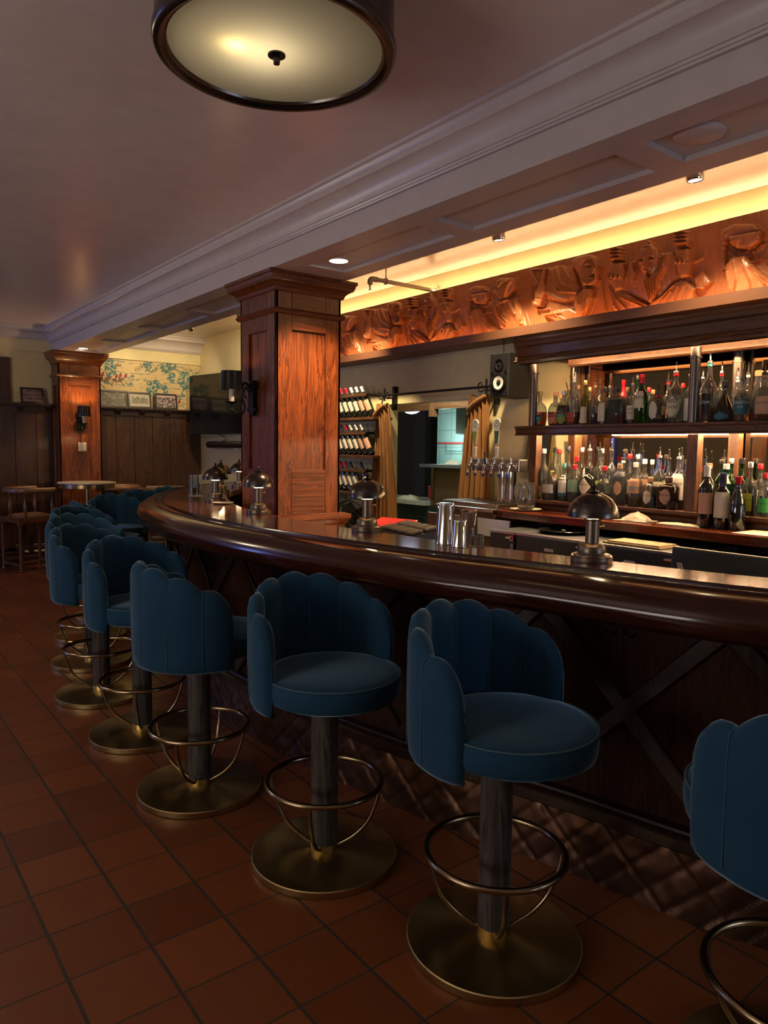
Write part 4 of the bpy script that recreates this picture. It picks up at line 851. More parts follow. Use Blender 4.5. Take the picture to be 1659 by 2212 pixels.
for x, y, lab in ((2.215, 1.62, 'domed bronze bar lamp nearest the camera, in front of the bottle shelves'),
                  (2.085, 2.83, 'domed bronze bar lamp in front of the mustard curtain and fan'),
                  (2.080, 3.93, 'domed bronze bar lamp directly before the large oak pillar'),
                  (2.26, 4.93, 'domed bronze bar lamp beside the two tall drink glasses'),
                  (2.78, 5.95, 'domed bronze bar lamp half hidden behind the lamp by the glasses'),
                  (3.26, 6.56, 'farthest domed bronze bar lamp, partly behind the large oak pillar')):
    bar_lamp(x, y, lab, -.5)
# ================================================================== THINGS ON THE BAR
def tumbler(x, y, r, h, label, liq=None, name='tall_drink_glass', z=ZB, ice=False, lev=.4):
    t = thing(name, label, 'glass', (x, y, z+.0004))
    obj('glass_body', MB().lathe([(.001, 0), (r*.93, 0), (r*.95, .003), (r, h), (r-.002, h), (r*.95-.002, .012), (.001, .010)], 28), 'glass', t, smooth=40)
    if liq: obj('drink', MB().lathe([(.001, .011), (r*.95-.003, .012), (r*.97-.003, h*lev), (.001, h*lev)], 24), liq, t, smooth=40)
    if ice:
        m = MB(); rr = random.Random(2)
        for k in range(6):
            mt = Matrix.Translation((rr.uniform(-.012, .012), rr.uniform(-.012, .012), .02+k*.007)) @ Matrix.Rotation(rr.uniform(0, 2), 4, (rr.random(), rr.random(), 1)); m.box((-.008,)*3, (.008,)*3, mt)
        obj('ice', m, 'glass', t)
    return t
def napkin(x, y, label, rz=.3):
    o = obj('paper_napkin', MB().box((-.05, -.05, 0), (.05, .05, .0008)), 'white', loc=(x, y, ZB)); o.rotation_euler = (0, 0, rz); tag(o, label, 'napkin')
tumbler(2.42, 5.72, .033, .165, 'tall glass of iced whiskey on the bar, left of the water glass', 'whiskey', ice=True, lev=.38)
tumbler(2.50, 5.80, .033, .165, 'tall clear water glass on the bar beside the iced whiskey', 'clearliq', lev=.55)
napkin(2.40, 5.60, 'small white napkin under the front of the two tall glasses')
pt = thing('small_plate', 'small cream plate on the bar just right of the lamp by the glasses', 'plate', (2.22, 4.72, ZB))
obj('dish', MB().lathe([(.001, .001), (.03, 0), (.055, .008), (.075, .012), (.075, .014), (.05, .011), (.001, .004)], 36), 'offwhite', pt, smooth=50)
def shaker(x, y, r, h, label, z=ZB):
    t = thing('shaker_tin', label, 'shaker', (x, y, z))
    obj('tin_body', MB().lathe([(.001, h), (r*.70, h), (r*.74, h-.003), (r*.78, h*.93), (r*.98, h*.1), (r, .004), (r, 0), (r-.002, 0), (r*.74, h*.92), (.001, h-.004)], 36), 'chrome', t, smooth=40)
    obj('rim', MB().lathe([(r, 0), (r+.0015, .002), (r, .005), (r-.002, .002)], 36, closed=True), 'chrome', t, smooth=80)
SHX = lambda a, b: on_z(a, b, ZB)
def barpos(pxx, pyy, ins=.045):
    p = on_z(pxx, pyy, ZB); d = Vector((p.x, p.y, 0)).normalized()*ins; return p.x-d.x, p.y-d.y
q = barpos(962, 1172); shaker(q[0], q[1], .044, .176, 'tall upturned chrome shaker tin beside the black garnish tray')
q = barpos(993, 1178); shaker(q[0], q[1], .036, .112, 'short upturned chrome shaker tin in front of the upturned mixing glass')
q = barpos(1011, 1173, .0); t = thing('mixing_glass', 'upturned clear mixing glass just behind the short shaker tin', 'glass', (q[0], q[1], ZB))
obj('glass_body', MB().lathe([(.001, .145), (.033, .145), (.036, .140), (.042, 0), (.039, 0), (.033, .135), (.001, .138)], 32), 'glass', t, smooth=40)
q = barpos(1030, 1180, .02); t = thing('short_glass_tumbler', 'small faceted glass with pink picks inside, right of the shaker tins', 'glass', (q[0], q[1], ZB))
obj('glass_body', MB().lathe([(.001, 0), (.028, 0), (.030, .045), (.026, .052), (.0235, .052), (.027, .044), (.025, .006), (.001, .005)], 8), 'glass', t)
m = MB()
for i in range(9): m.tube([(.015*math.cos(i*2.1), .015*math.sin(i*2.1), .007), (.016*math.cos(i*2.1+.5), .016*math.sin(i*2.1+.5), .044)], .003, 5)
obj('picks', m, plain('pink_picks', (.5, .12, .12), .5), t)
# garnish tray on its stand behind the bar
gt = thing('garnish_tray', 'black bar garnish tray with eight closed square lids behind the bar', 'tray', (2.56, 3.08, 1.06), math.radians(-12)); gt.rotation_euler = (0, math.radians(-10), math.radians(-12))
obj('tray_body', MB().box((-.10, -.19, -.06), (.10, .19, .0)), 'black', gt, bevel=.006)
obj('tray_stand', MB().box((-.08, -.16, -.30), (.08, .16, -.061)), 'steel', gt)
for i in range(4):
    for j in range(2):
        obj('lid', MB().box((-.090+.094*j, -.180+.092*i, 0), (-.008+.094*j, -.104+.092*i, .020)), plain('smoked_lid', (.10, .075, .05), .45) if (i+j) == 0 else bpy.data.materials['smoked_lid'], gt, bevel=.008)
rt = thing('red_tray', 'red plastic tray leaning behind the black garnish tray', 'tray', (2.74, 3.50, 1.0), math.radians(15)); 
obj('tray_base', MB().box((-.12, -.16, -.27), (.12, .16, -.10)), 'steel', rt)
obj('tray_panel', MB().box((-.10, -.15, 0), (.12, .13, .012), Matrix.Rotation(math.radians(-14), 4, 'Y') @ Matrix.Translation((0, 0, .03))), 'red', rt, bevel=.004)
obj('tray_wall', MB().box((-.10, -.15, -.10), (.10, -.135, .03)).box((-.11, -.15, -.10), (-.10, .13, .0)), 'red', rt)
bt_ = thing('blue_box', 'low blue plastic box right of the fan behind the bar', 'box', (2.44, 3.43, .98)); obj('box_body', MB().box((-.10, -.15, -.25), (.10, .15, .02)), 'bluep', bt_, bevel=.004); obj('lid', MB().box((-.105, -.155, .022), (.105, .155, .034)), 'bluep', bt_, bevel=.003)
def speck():
    m = NT('green_speckled_mat'); n = m.n('TexNoise', i_Vector=m.coords((1, 1, 1)), i_Scale=90.0); c = m.ramp(n.outputs[0], [(.42, (.06, .28, .12)), (.58, (.55, .75, .55))]); m.set(Base_Color=c, Roughness=.4); return m.m
gw = thing('glass_washer', 'steel glass washer with a green speckled mat on top, inside the bar bend', 'glass washer', (0, 0, 0))
obj('cabinet', MB().prism([(2.66, 5.28), (2.95, 5.28), (3.30, 5.95), (3.02, 5.98)], 0, 1.03), 'steel', gw, bevel=.005)
obj('drain_mat', MB().prism([(2.68, 5.30), (2.94, 5.30), (3.28, 5.93), (3.03, 5.96)], 1.0305, 1.04), speck(), gw)
# ================================================================== ON THE COUNTER
def cloth(name, x, y, z, w, d, h, mat, label, seed, rz=0):
    t = MB(); nn = 26; rr = np.random.RandomState(seed); u, v = np.meshgrid(np.linspace(-1, 1, nn), np.linspace(-1, 1, nn))
    nz = vnoise((u.ravel()+1)/2, (v.ravel()+1)/2, 6, 6, seed).reshape(nn, nn); nb = vnoise((u.ravel()+1)/2, (v.ravel()+1)/2, 3, 3, seed+1).reshape(nn, nn)
    r = np.sqrt(u**2+v**2); H = h*np.clip(1-r**2.2*.9, 0.03, 1)*(.45+.8*nz)*(.6+.7*nb)
    vs = [(u[i, j]*w*(.8+.3*nb[j, i]), v[i, j]*d*(.8+.3*nz[j, i]), H[i, j]+.003) for i in range(nn) for j in range(nn)]+[(u[i, j]*w*(.8+.3*nb[j, i]), v[i, j]*d*(.8+.3*nz[j, i]), 0) for i in range(nn) for j in range(nn)]
    k = nn*nn; fs = []
    for i in range(nn-1):
        for j in range(nn-1):
            a = i*nn+j; fs += [(a, a+1, a+nn+1, a+nn), (k+a, k+a+nn, k+a+nn+1, k+a+1)]
    for j in range(nn-1): fs += [(j, k+j, k+j+1, j+1), ((nn-1)*nn+j, (nn-1)*nn+j+1, k+(nn-1)*nn+j+1, k+(nn-1)*nn+j), (j*nn, (j+1)*nn, k+(j+1)*nn, k+j*nn), (j*nn+nn-1, k+j*nn+nn-1, k+(j+1)*nn+nn-1, (j+1)*nn+nn-1)]
    o = obj(name, t.add(vs, fs), mat, smooth=60, loc=(x, y, z)); o.rotation_euler = (0, 0, rz); return tag(o, label, 'cloth')
CT = 1.104
cloth('bar_towel', 3.72, 2.42, CT, .07, .10, .045, 'offwhite', 'crumpled pale bar towel on the counter left of the folded napkin', 4)
cloth('folded_napkin', 3.73, 2.15, CT, .06, .13, .012, 'paper', 'flat folded white napkin on the counter between towel and wine bottles', 8)
tag(obj('paper_sheet', MB().box((3.60, 1.50, CT), (3.83, 1.80, CT+.001)), 'paper'), 'blank pale paper sheet on the counter right of the wine bottles', 'paper')
pit = thing('glass_pitcher', 'clear glass beer pitcher on a white plate right of the tap tower', 'pitcher', (3.70, 3.24, CT+.014))
obj('plate', MB().lathe([(.001, -.014), (.07, -.014), (.10, -.004), (.105, -.001), (.10, -.002), (.065, -.008), (.001, -.006)], 36), 'offwhite', pit, smooth=40)
obj('jug', MB().lathe([(.001, 0), (.052, 0), (.062, .03), (.064, .07), (.056, .12), (.052, .155), (.056, .175), (.053, .175), (.049, .155), (.053, .12), (.060, .07), (.058, .03), (.048, .008), (.001, .006)], 36), 'glass', pit, smooth=40)
obj('jug_handle', MB().tube(crom([(0, .052, .155), (0, .09, .150), (0, .10, .11), (0, .085, .06), (0, .060, .04)], 5), .008, 10), 'glass', pit, smooth=60)
# ================================================================== BOTTLES
PROF = {   # (radius factor, height factor)
 'tall': [(0, 0), (.92, 0), (1, .02), (1, .52), (.93, .60), (.55, .68), (.36, .74), (.32, .90), (.36, .91), (.36, .96), (0, .96)],
 'stub': [(0, 0), (.90, 0), (1, .03), (1, .50), (.94, .60), (.70, .67), (.36, .73), (.27, .80), (.27, .92), (.32, .93), (.32, .97), (0, .97)],
 'round': [(0, 0), (.70, 0), (.86, .05), (1, .22), (1, .42), (.88, .56), (.58, .66), (.28, .71), (.25, .90), (.29, .91), (.29, .96), (0, .96)],
 'bell': [(0, 0), (.94, 0), (1, .04), (.98, .22), (.72, .42), (.40, .58), (.24, .70), (.21, .90), (.26, .92), (.26, .96), (0, .96)],
 'cone': [(0, 0), (.96, 0), (1, .03), (.95, .30), (.70, .60), (.50, .80), (.42, .92), (.44, .96), (0, .96)],
 'wine': [(0, 0), (.96, 0), (1, .015), (1, .60), (.90, .67), (.50, .73), (.40, .77), (.37, .93), (.41, .94), (.41, .985), (0, .985)],
 'burg': [(0, 0), (.96, 0), (1, .015), (1, .42), (.92, .52), (.62, .66), (.42, .76), (.37, .93), (.41, .94), (.41, .985), (0, .985)],
 'squat': [(0, 0), (.93, 0), (1, .05), (1, .58), (.90, .64), (.40, .68), (.32, .72), (.32, .80), (0, .80)],
}
SHP = {None: None, 'sq': lambda a, z: min(1.25, 1/max(abs(math.cos(a)), abs(math.sin(a))))**.9, 'flat': lambda a, z: 1/math.sqrt((math.cos(a)/.62)**2+math.sin(a)**2)}
GM = {'c': 'glass', 'g': 'glass_green', 't': 'glass_teal', 'f': 'glass_frost', 'y': 'glass_yellow', 'k': 'glass_dark', 'b': 'glass_brown'}
def bottle(loc, prof, r, h, g='c', liq=None, lev=.35, cap='black', pour=False, lab=None, text=None, tsize=.02, label='', group=None, shape=None, rz=None, name='liquor_bottle', small=False, lab2=None, emb=None, tilt=None, tmat='ink', capfr=None):
    pf = PROF[prof]; n = 20 if not small else 14; sh = SHP[shape]
    rot = rz if rz is not None else math.radians(random.uniform(-14, 14)+10)
    t = thing(name, label, 'bottle', loc, rot, group)
    if tilt: t.rotation_euler = tilt
    bodyr = [(max(a*r, .0008), b*h) for a, b in pf]
    def shp(a, z):
        if not sh: return 1
        k = max(0, min(1, (.66*h-z)/(.14*h))); return 1+(sh(a, z)-1)*k
    if g != 'k' and not small:
        inner = [(max(a*r-.0022, .0007), min(max(b*h, .006), .955*h)) for a, b in pf[1:-1]]
        prof_ = bodyr[:-1]+inner[::-1]+[(.0007, .007)]
        obj('glass_body', MB().lathe(prof_, n, shape=shp), GM[g], t, smooth=50)
    else: obj('glass_body', MB().lathe(bodyr, n, shape=shp), GM[g], t, smooth=50)
    if liq and g != 'k':
        lp = [(.0007, .008)]+[(max(a*r-.0032, .0006), max(b*h, .008)) for a, b in pf[1:-1] if b < lev]
        def rad(b_):
            for (a0, b0), (a1, b1) in zip(pf[1:], pf[2:]):
                if b0 <= b_ <= b1: return a0+(a1-a0)*(b_-b0)/max(1e-6, b1-b0)
            return 1
        lp += [(rad(lev)*r-.0032, lev*h), (.0006, lev*h)]; obj('liquid', MB().lathe(lp, n, shape=shp), liq, t, smooth=50)
    zt = pf[-2][1]*h; nr = pf[-2][0]*r
    if capfr:  # foil down the neck
        zz = [(rr*r*1.03+.0004, zz_*h) for rr, zz_ in pf if zz_ >= capfr]; zz = [(zz[0][0], capfr*h)]+zz; zz[-1] = (.0008, h)
        zz.insert(-1, (nr*1.04, h)); obj('foil', MB().lathe(zz, n), 'cap_'+cap, t, smooth=40)
    elif pour:
        p_ = obj('pourer', MB().lathe([(.001, zt-.004), (nr*1.05, zt-.004), (nr*1.05, zt+.006), (nr*.8, zt+.009), (.0045, zt+.011), (.0042, zt+.035), (.001, zt+.035)], 12), 'cap_steel' if pour == 1 else 'cap_black', t, smooth=40)
        obj('pourer_tip', MB().tube([(0, 0, zt+.03), (0, 0, zt+.045), (-.004, 0, zt+.058)], .004, 8), 'cap_black', p_)
        if cap not in ('black', 'steel'): obj('neck_band', MB().lathe([(nr*1.12, zt-.022), (nr*1.12, zt-.008), (nr*.9, zt-.008), (nr*.9, zt-.022)], 14, closed=True), 'cap_'+cap, t, smooth=40)
    else: obj('cap', MB().lathe([(.001, zt-.012), (nr*1.14, zt-.012), (nr*1.16, zt-.008), (nr*1.16, zt+.03*h+.006), (nr*.9, zt+.03*h+.010), (.001, zt+.03*h+.010)], 16), 'cap_'+cap, t, smooth=40)
    if lab:
        col, z0, z1, ang = lab[:4]; kind = lab[4] if len(lab) > 4 else 'rect'
        mb = MB(); m = 10; mj = 6; vs = []
        def rr_(z, a): 
            b_ = z/h
            v_ = 1
            for (a0, b0), (a1, b1) in zip(pf[1:], pf[2:]):
                if b0 <= b_ <= b1: v_ = a0+(a1-a0)*(b_-b0)/max(1e-6, b1-b0); break
            return v_*r*shp(a, z)+.0011
        if sh: m = 16
        for j in range(mj+1):
            v = j/mj; z = (z0+(z1-z0)*v)*h
            w = 1
            if kind == 'shield': w = min(1, .25+2.2*v) if v < .5 else 1
            if kind == 'oval': w = math.sqrt(max(.02, 1-(2*v-1)**2))
            if kind == 'diamond': w = max(.03, 1-abs(2*v-1))
            for i in range(m+1):
                a = PI+(2*i/m-1)*ang*w; R_ = rr_(z, a); vs.append((R_*math.cos(a), R_*math.sin(a), z))
        fs = [(j*(m+1)+i, j*(m+1)+i+1, (j+1)*(m+1)+i+1, (j+1)*(m+1)+i) for j in range(mj) for i in range(m)]
        lo = obj('paper_label', mb.add(vs, fs), 'lab_'+col, t)
        if lab2:
            c2, a0, a1 = lab2; vs = []
            for j in range(2):
                z = (z0+(z1-z0)*(a0 if j == 0 else a1))*h
                for i in range(m+1):
                    a = PI+(2*i/m-1)*ang*.98; R_ = rr_(z, a)+.0005; vs.append((R_*math.cos(a), R_*math.sin(a), z))
            obj('label_band', MB().add(vs, [(i, i+1, m+2+i, m+1+i) for i in range(m)]), 'lab_'+c2, lo)
        if text:
            for k, line in enumerate(text.split('|')):
                nl = len(text.split('|')); zc = (z0+(z1-z0)*(.62 if nl == 1 else .78-.30*k))*h
                def place(a, b, zc=zc):
                    th = PI-(-a)/r if not sh else PI-(-a)/(r*1.1); R_ = rr_(zc+b, th)+.0009; return (R_*math.cos(th), R_*math.sin(th), zc+b)
                lettering(line, tsize*(1 if k == 0 else .7), tmat, lo, place)
    return t
US, LS = 1.6685, 1.1685
def place_row(rows, X, zs, zname, group):
    for spec in rows:
        xpx, prof, wpx, hpx = spec[:4]; kw = dict(spec[4]); X_ = kw.pop('X', X)
        P = None
        for yy in range(880, 1170):   # find where this column of the picture meets the shelf height
            pass
        d = px(xpx, 950); d = _f*0+d; Yv = X_/d[0]*d[1]
        for _ in range(3):
            # refine for the tilt of the camera: project the point at shelf height
            p = np.array([X_, Yv, zs-EYE]); q = np.array([p@_R, p@_U, p@_f]); xx = 829.5+FPX*q[0]/q[2]; Yv += (xx-xpx)*q[2]/FPX/.9
        dep = (np.array([X_, Yv, zs-EYE])@_f)
        sc = dep/FPX
        r = wpx*sc/2; h = hpx*sc
        lab = kw.pop('label')
        bottle((X_, Yv, zs), prof, r, h, label=lab, group=group, **kw)
A, DA, CL, GO, LI, PK, BL = 'amber', 'dkamber', 'clearliq', 'gold', 'lime', 'pinkliq', 'blueliq'
up_front = [
 (1165, 'round', 31, 72, dict(liq=DA, lev=.42, cap='gold', lab=('teal', .06, .34, .75, 'shield'), lab2=('black', .78, .95), text='BARRELL', tsize=.011, tmat='ink_w', label='round whiskey bottle with teal shield label at the speaker end of the upper shelf')),
 (1198, 'round', 31, 71, dict(liq=DA, lev=.42, cap='cork', lab=('pink', .06, .34, .75, 'shield'), lab2=('red', .70, .95), label='round whiskey bottle with red and cream shield label, second on the upper shelf')),
 (1216, 'round', 31, 73, dict(X=3.91, liq=A, lev=.60, cap='steel', lab=('olive', .05, .34, .75, 'shield'), lab2=('teal', .72, .95), label='round amber bottle with olive green shield label, third on the upper shelf')),
 (1237, 'round', 34, 98, dict(liq=DA, lev=.30, pour=1, shape='flat', lab=('red', .08, .28, .85), label='rounded clear bottle with orange-red band label and dark pourer on the upper shelf')),
 (1262, 'tall', 19, 94, dict(g='y', cap='gold', lab=('cream', .05, .42, .9), label='slim yellow-green bottle with cream label right of the red-banded bottle')),
 (1283, 'round', 21, 92, dict(liq=BL, lev=.28, pour=2, cap='cork', label='small clear decanter bottle with dark violet liqueur on the upper shelf')),
 (1304, 'stub', 22, 78, dict(liq=CL, lev=.45, cap='black', shape='sq', lab=('cream', .10, .62, .7), label='square clear bottle with tall cream label and black cap, upper shelf')),
 (1330, 'squat', 40, 92, dict(liq=DA, lev=.28, cap='black', shape='flat', lab=('green', .26, .58, .95), lab2=None, text='KNOB|CREEK 7/6', tsize=.024, tmat='ink_w', label='wide flask bottle with dark green square label, just beside the red wax dipped bottle')),
 (1353, 'tall', 20, 78, dict(X=3.96, liq=A, lev=.3, cap='brown', lab=('cream', .10, .50, .9), label='bottle with plain cream label between the dark green flask and numbered bottle')),
 (1364, 'stub', 22, 88, dict(X=3.93, liq=DA, lev=.25, pour=2, lab=('cream', .12, .46, .9), text='OLD|No.14', tsize=.018, label='clear whiskey bottle with cream two-line label directly beside the green red-capped bottle')),
 (1383, 'tall', 28, 106, dict(X=3.87, g='g', liq=None, cap='red', capfr=.80, lab=('cream', .32, .66, .95), text='JAMESON', tsize=.021, label='green whiskey bottle with red cap and tall cream label, front of the upper shelf')),
 (1418, 'squat', 36, 80, dict(liq=A, lev=.14, pour=2, cap='red', lab=('cream', .12, .60, .55, 'oval'), label='squat faceted clear bottle with cream oval label right of the green whiskey bottle')),
 (1456, 'stub', 34, 113, dict(liq=CL, lev=.10, pour=1, cap='red', lab=('cream', .12, .50, .95, 'oval'), text='RED|LOCKS', tsize=.03, label='big clear bottle with scalloped cream oval label and bold lettering beside the steel pipe')),
 (1487, 'stub', 26, 106, dict(X=3.95, liq=A, lev=.2, pour=1, lab=('white', .05, .50, .8), label='tall bottle with white strip label half behind the steel pipe')),
 (1528, 'tall', 30, 134, dict(liq=DA, lev=.24, pour=1, cap='teal', lab=('black', .12, .46, .55), text='Zaya', tsize=.026, tmat='ink_w', label='tall rum bottle with teal neck and upright black label just past the steel pipe')),
 (1563, 'bell', 43, 86, dict(g='k', cap='black', lab=('blue', .06, .24, .8, 'oval'), label='black bell-shaped liqueur bottle with blue-grey label on the upper shelf')),
 (1601, 'stub', 33, 92, dict(liq=A, lev=.16, pour=2, lab=('blue', .18, .52, .98), text='HORSEMAN|RYE', tsize=.022, tmat='ink_w', label='clear bottle with wide teal wraparound label and white lettering on the upper shelf')),
 (1647, 'round', 42, 105, dict(X=3.86, liq=A, lev=.30, pour=2, cap='cork', lab=('peach', .14, .50, .8), text='PLANTATION', tsize=.013, label='amber rum bottle with straw coloured label cut by the picture frame on the upper shelf')),
]
up_back = [
 (1210, 'stub', 18, 66, dict(liq=PK, cap='cork', label='clear bottle with pink liquid behind the round whiskey bottles')),
 (1226, 'stub', 20, 84, dict(liq=A, cap='brown', label='tall neck bottle behind the round orange-red banded bottle')),
 (1248, 'stub', 24, 86, dict(liq=A, lev=.4, cap='brown', lab=('cream', .1, .4, .8), label='rear row bottle with brown cap right of the banded bottle')),
 (1272, 'tall', 20, 82, dict(liq=A, lev=.5, cap='gold', label='rear row amber bottle behind the yellow-green one')),
 (1293, 'tall', 20, 90, dict(liq=CL, lev=.5, pour=2, label='rear row clear bottle with pourer beside the violet decanter')),
 (1315, 'stub', 24, 84, dict(liq=CL, cap='black', lab=('white', .1, .45, .8), label='rear row bottle behind the square cream label bottle')),
 (1344, 'tall', 23, 97, dict(X=4.02, liq=DA, lev=.5, cap='red', capfr=.60, label='bottle dipped in red wax behind the dark green label flask')),
 (1374, 'tall', 21, 106, dict(g='g', cap='black', lab=('white', .3, .6, .8), label='rear green bottle with black pourer behind the green red-capped whiskey bottle')),
 (1399, 'stub', 24, 78, dict(liq=A, cap='red', lab=('cream', .1, .4, .8), label='rear bottle with red cap just past the green whiskey bottle')),
 (1408, 'tall', 20, 72, dict(X=4.0, liq=A, lev=.4, cap='cork', label='short amber bottle behind the squat faceted one')),
 (1440, 'tall', 22, 98, dict(liq=DA, lev=.4, pour=2, cap='red', lab=('cream', .15, .4, .8), label='rear bottle with red band before the big clear oval label bottle')),
 (1472, 'tall', 22, 86, dict(g='g', cap='red', label='rear dark green bottle with red cap after the big clear oval label bottle')),
 (1514, 'stub', 24, 102, dict(liq=A, lev=.3, pour=1, label='rear clear bottle behind the tall teal-necked rum bottle')),
 (1554, 'stub', 25, 112, dict(X=4.0, liq=A, lev=.3, pour=1, cap='red', label='rear bottle with red banded neck behind the black bell bottle')),
 (1589, 'stub', 24, 100, dict(liq=A, lev=.35, pour=1, cap='white', label='rear bottle with white neck band on the pipe side of the wide teal label bottle')),
 (1611, 'stub', 24, 110, dict(liq=GO, lev=.35, pour=2, cap='white', label='rear bottle with pale neck on the far side of the wide teal label bottle')),
 (1634, 'cone', 34, 108, dict(X=4.0, liq=DA, lev=.3, cap='cork', label='large cone shaped decanter behind the amber rum at right')),
 (1655, 'cone', 30, 108, dict(X=4.05, liq=A, lev=.3, cap='cork', label='second cone shaped decanter at the cut right end of the upper shelf')),
]
lo_front = [
 (1172, 'tall', 25, 107, dict(g='f', cap='white', lab=('grey', .05, .28, .8), label='tall frosted vodka bottle with white cap at the tap end of the lower shelf')),
 (1190, 'squat', 32, 72, dict(liq=PK, lev=.42, cap='gold', shape='sq', lab=('white', .22, .48, .7), label='square clear bottle of pink gin with white label, lower shelf')),
 (1217, 'stub', 24, 78, dict(liq=CL, lev=.3, cap='teal', lab=('white', .14, .72, .95), lab2=('blue', .0, .16), label='clear gin bottle with white and teal label and teal cap, lower shelf')),
 (1239, 'stub', 28, 77, dict(liq=CL, lev=.2, cap='red', lab=('sage', .28, .62, .95), label='clear bottle with wide sage green label left of the black gin bottle')),
 (1267, 'squat', 33, 88, dict(g='k', cap='black', lab=('cream', .18, .62, .95, 'diamond'), text="HENDRICK'S", tsize=.011, label="black apothecary gin bottle with cream diamond label on the lower shelf")),
 (1303, 'round', 32, 80, dict(liq=CL, lev=.3, cap='red', lab=('black', .30, .62, .6, 'oval'), lab2=None, label='round clear gin bottle with black ring label right of the diamond label')),
 (1336, 'squat', 29, 104, dict(liq=CL, lev=.5, cap='cork', lab=('peach', .22, .50, .6, 'oval'), label='squat clear tequila bottle with pale ball cap behind the bar lamp dome')),
 (1370, 'stub', 30, 92, dict(liq=GO, lev=.24, cap='white', lab=('peach', .32, .66, .85), lab2=('sage', .30, .45), label='tequila bottle with peach label and green agave, lower shelf')),
 (1403, 'squat', 31, 76, dict(liq=CL, lev=.3, cap='cork', lab=('cream', .12, .50, .62, 'oval'), text='Don Julio', tsize=.017, label='squat clear tequila bottle with wooden stopper and cream oval label, lower shelf')),
 (1442, 'squat', 43, 80, dict(g='b', liq=None, cap='brown', shape='sq', lab=('peach', .14, .55, .5, 'oval'), text='Don Julio', tsize=.017, label='wide brown square tequila bottle with round brown stopper and peach oval label')),
]
lo_back = [
 (1196, 'stub', 27, 108, dict(X=4.0, liq=PK, lev=.4, cap='black', lab=('pink', .2, .5, .8), label='tall pink spirit bottle behind the square pink gin')),
 (1205, 'tall', 22, 104, dict(liq=CL, cap='red', label='rear bottle with red neck above the pink gin')),
 (1224, 'tall', 22, 112, dict(liq=CL, lev=.5, cap='navy', label='tall clear bottle with pale blue cap behind the leaf label gin')),
 (1243, 'stub', 27, 92, dict(X=4.02, liq=CL, lev=.5, cap='red', lab=('white', .3, .5, .8), label='rear bottle with red cap behind the sage label bottle')),
 (1254, 'tall', 22, 112, dict(liq=CL, lev=.55, cap='steel', label='rear tall clear bottle left of the black gin bottle neck')),
 (1270, 'tall', 26, 116, dict(X=4.02, liq=CL, lev=.55, pour=1, lab=('white', .35, .62, .8), label='tall clear bottle with pourer right behind the black gin')),
 (1292, 'stub', 26, 114, dict(X=4.02, liq=CL, lev=.55, pour=2, lab=('olive', .2, .42, .8), label='clear bottle with pourer behind the ring label gin, tap side')),
 (1297, 'tall', 22, 112, dict(X=4.13, liq=CL, lev=.4, cap='steel', label='rearmost slim clear bottle behind the ring label gin')),
 (1317, 'stub', 26, 114, dict(liq=CL, lev=.5, pour=2, lab=('sage', .12, .34, .8), label='clear bottle with dark pourer between ring label gin and squat tequila')),
 (1343, 'tall', 22, 100, dict(X=4.06, liq=CL, lev=.5, pour=2, cap='white', label='rear bottle with white banded neck behind the squat silver tequila')),
 (1357, 'tall', 24, 106, dict(liq=CL, lev=.5, cap='red', lab=('cream', .2, .5, .8), label='rear clear bottle with red neck strip left of the peach label tequila')),
 (1374, 'tall', 24, 106, dict(X=4.10, liq=CL, lev=.5, cap='steel', label='rear clear bottle behind the peach label tequila')),
 (1389, 'stub', 28, 98, dict(X=4.02, liq=GO, lev=.5, cap='white', lab=('peach', .3, .6, .8), label='rear tequila with white cap and peach label beside the agave bottle')),
 (1405, 'bell', 30, 98, dict(X=4.05, liq=CL, lev=.6, cap='white', lab=('peach', .25, .5, .8), label='rear bell shaped tequila behind the clear bottle with wooden stopper')),
 (1421, 'stub', 28, 112, dict(X=4.0, liq=CL, lev=.5, pour=1, lab=('cream', .25, .5, .8), label='rear clear bottle with pourer between the wooden-stoppered and brown square bottles')),
 (1441, 'stub', 26, 108, dict(X=4.02, liq=CL, lev=.5, pour=2, lab=('cream', .4, .55, .8), label='rear clear bottle with pourer behind the brown square tequila bottle')),
 (1462, 'stub', 33, 112, dict(X=4.0, liq=CL, lev=.3, pour=1, lab=('white', .18, .68, .95), text='SILENCIO', tsize=.018, label='clear mezcal bottle with tall white label standing against the wooden post')),
 (1468, 'tall', 22, 112, dict(X=4.13, liq=CL, lev=.4, pour=2, label='rearmost clear bottle behind the tall white label mezcal')),
]
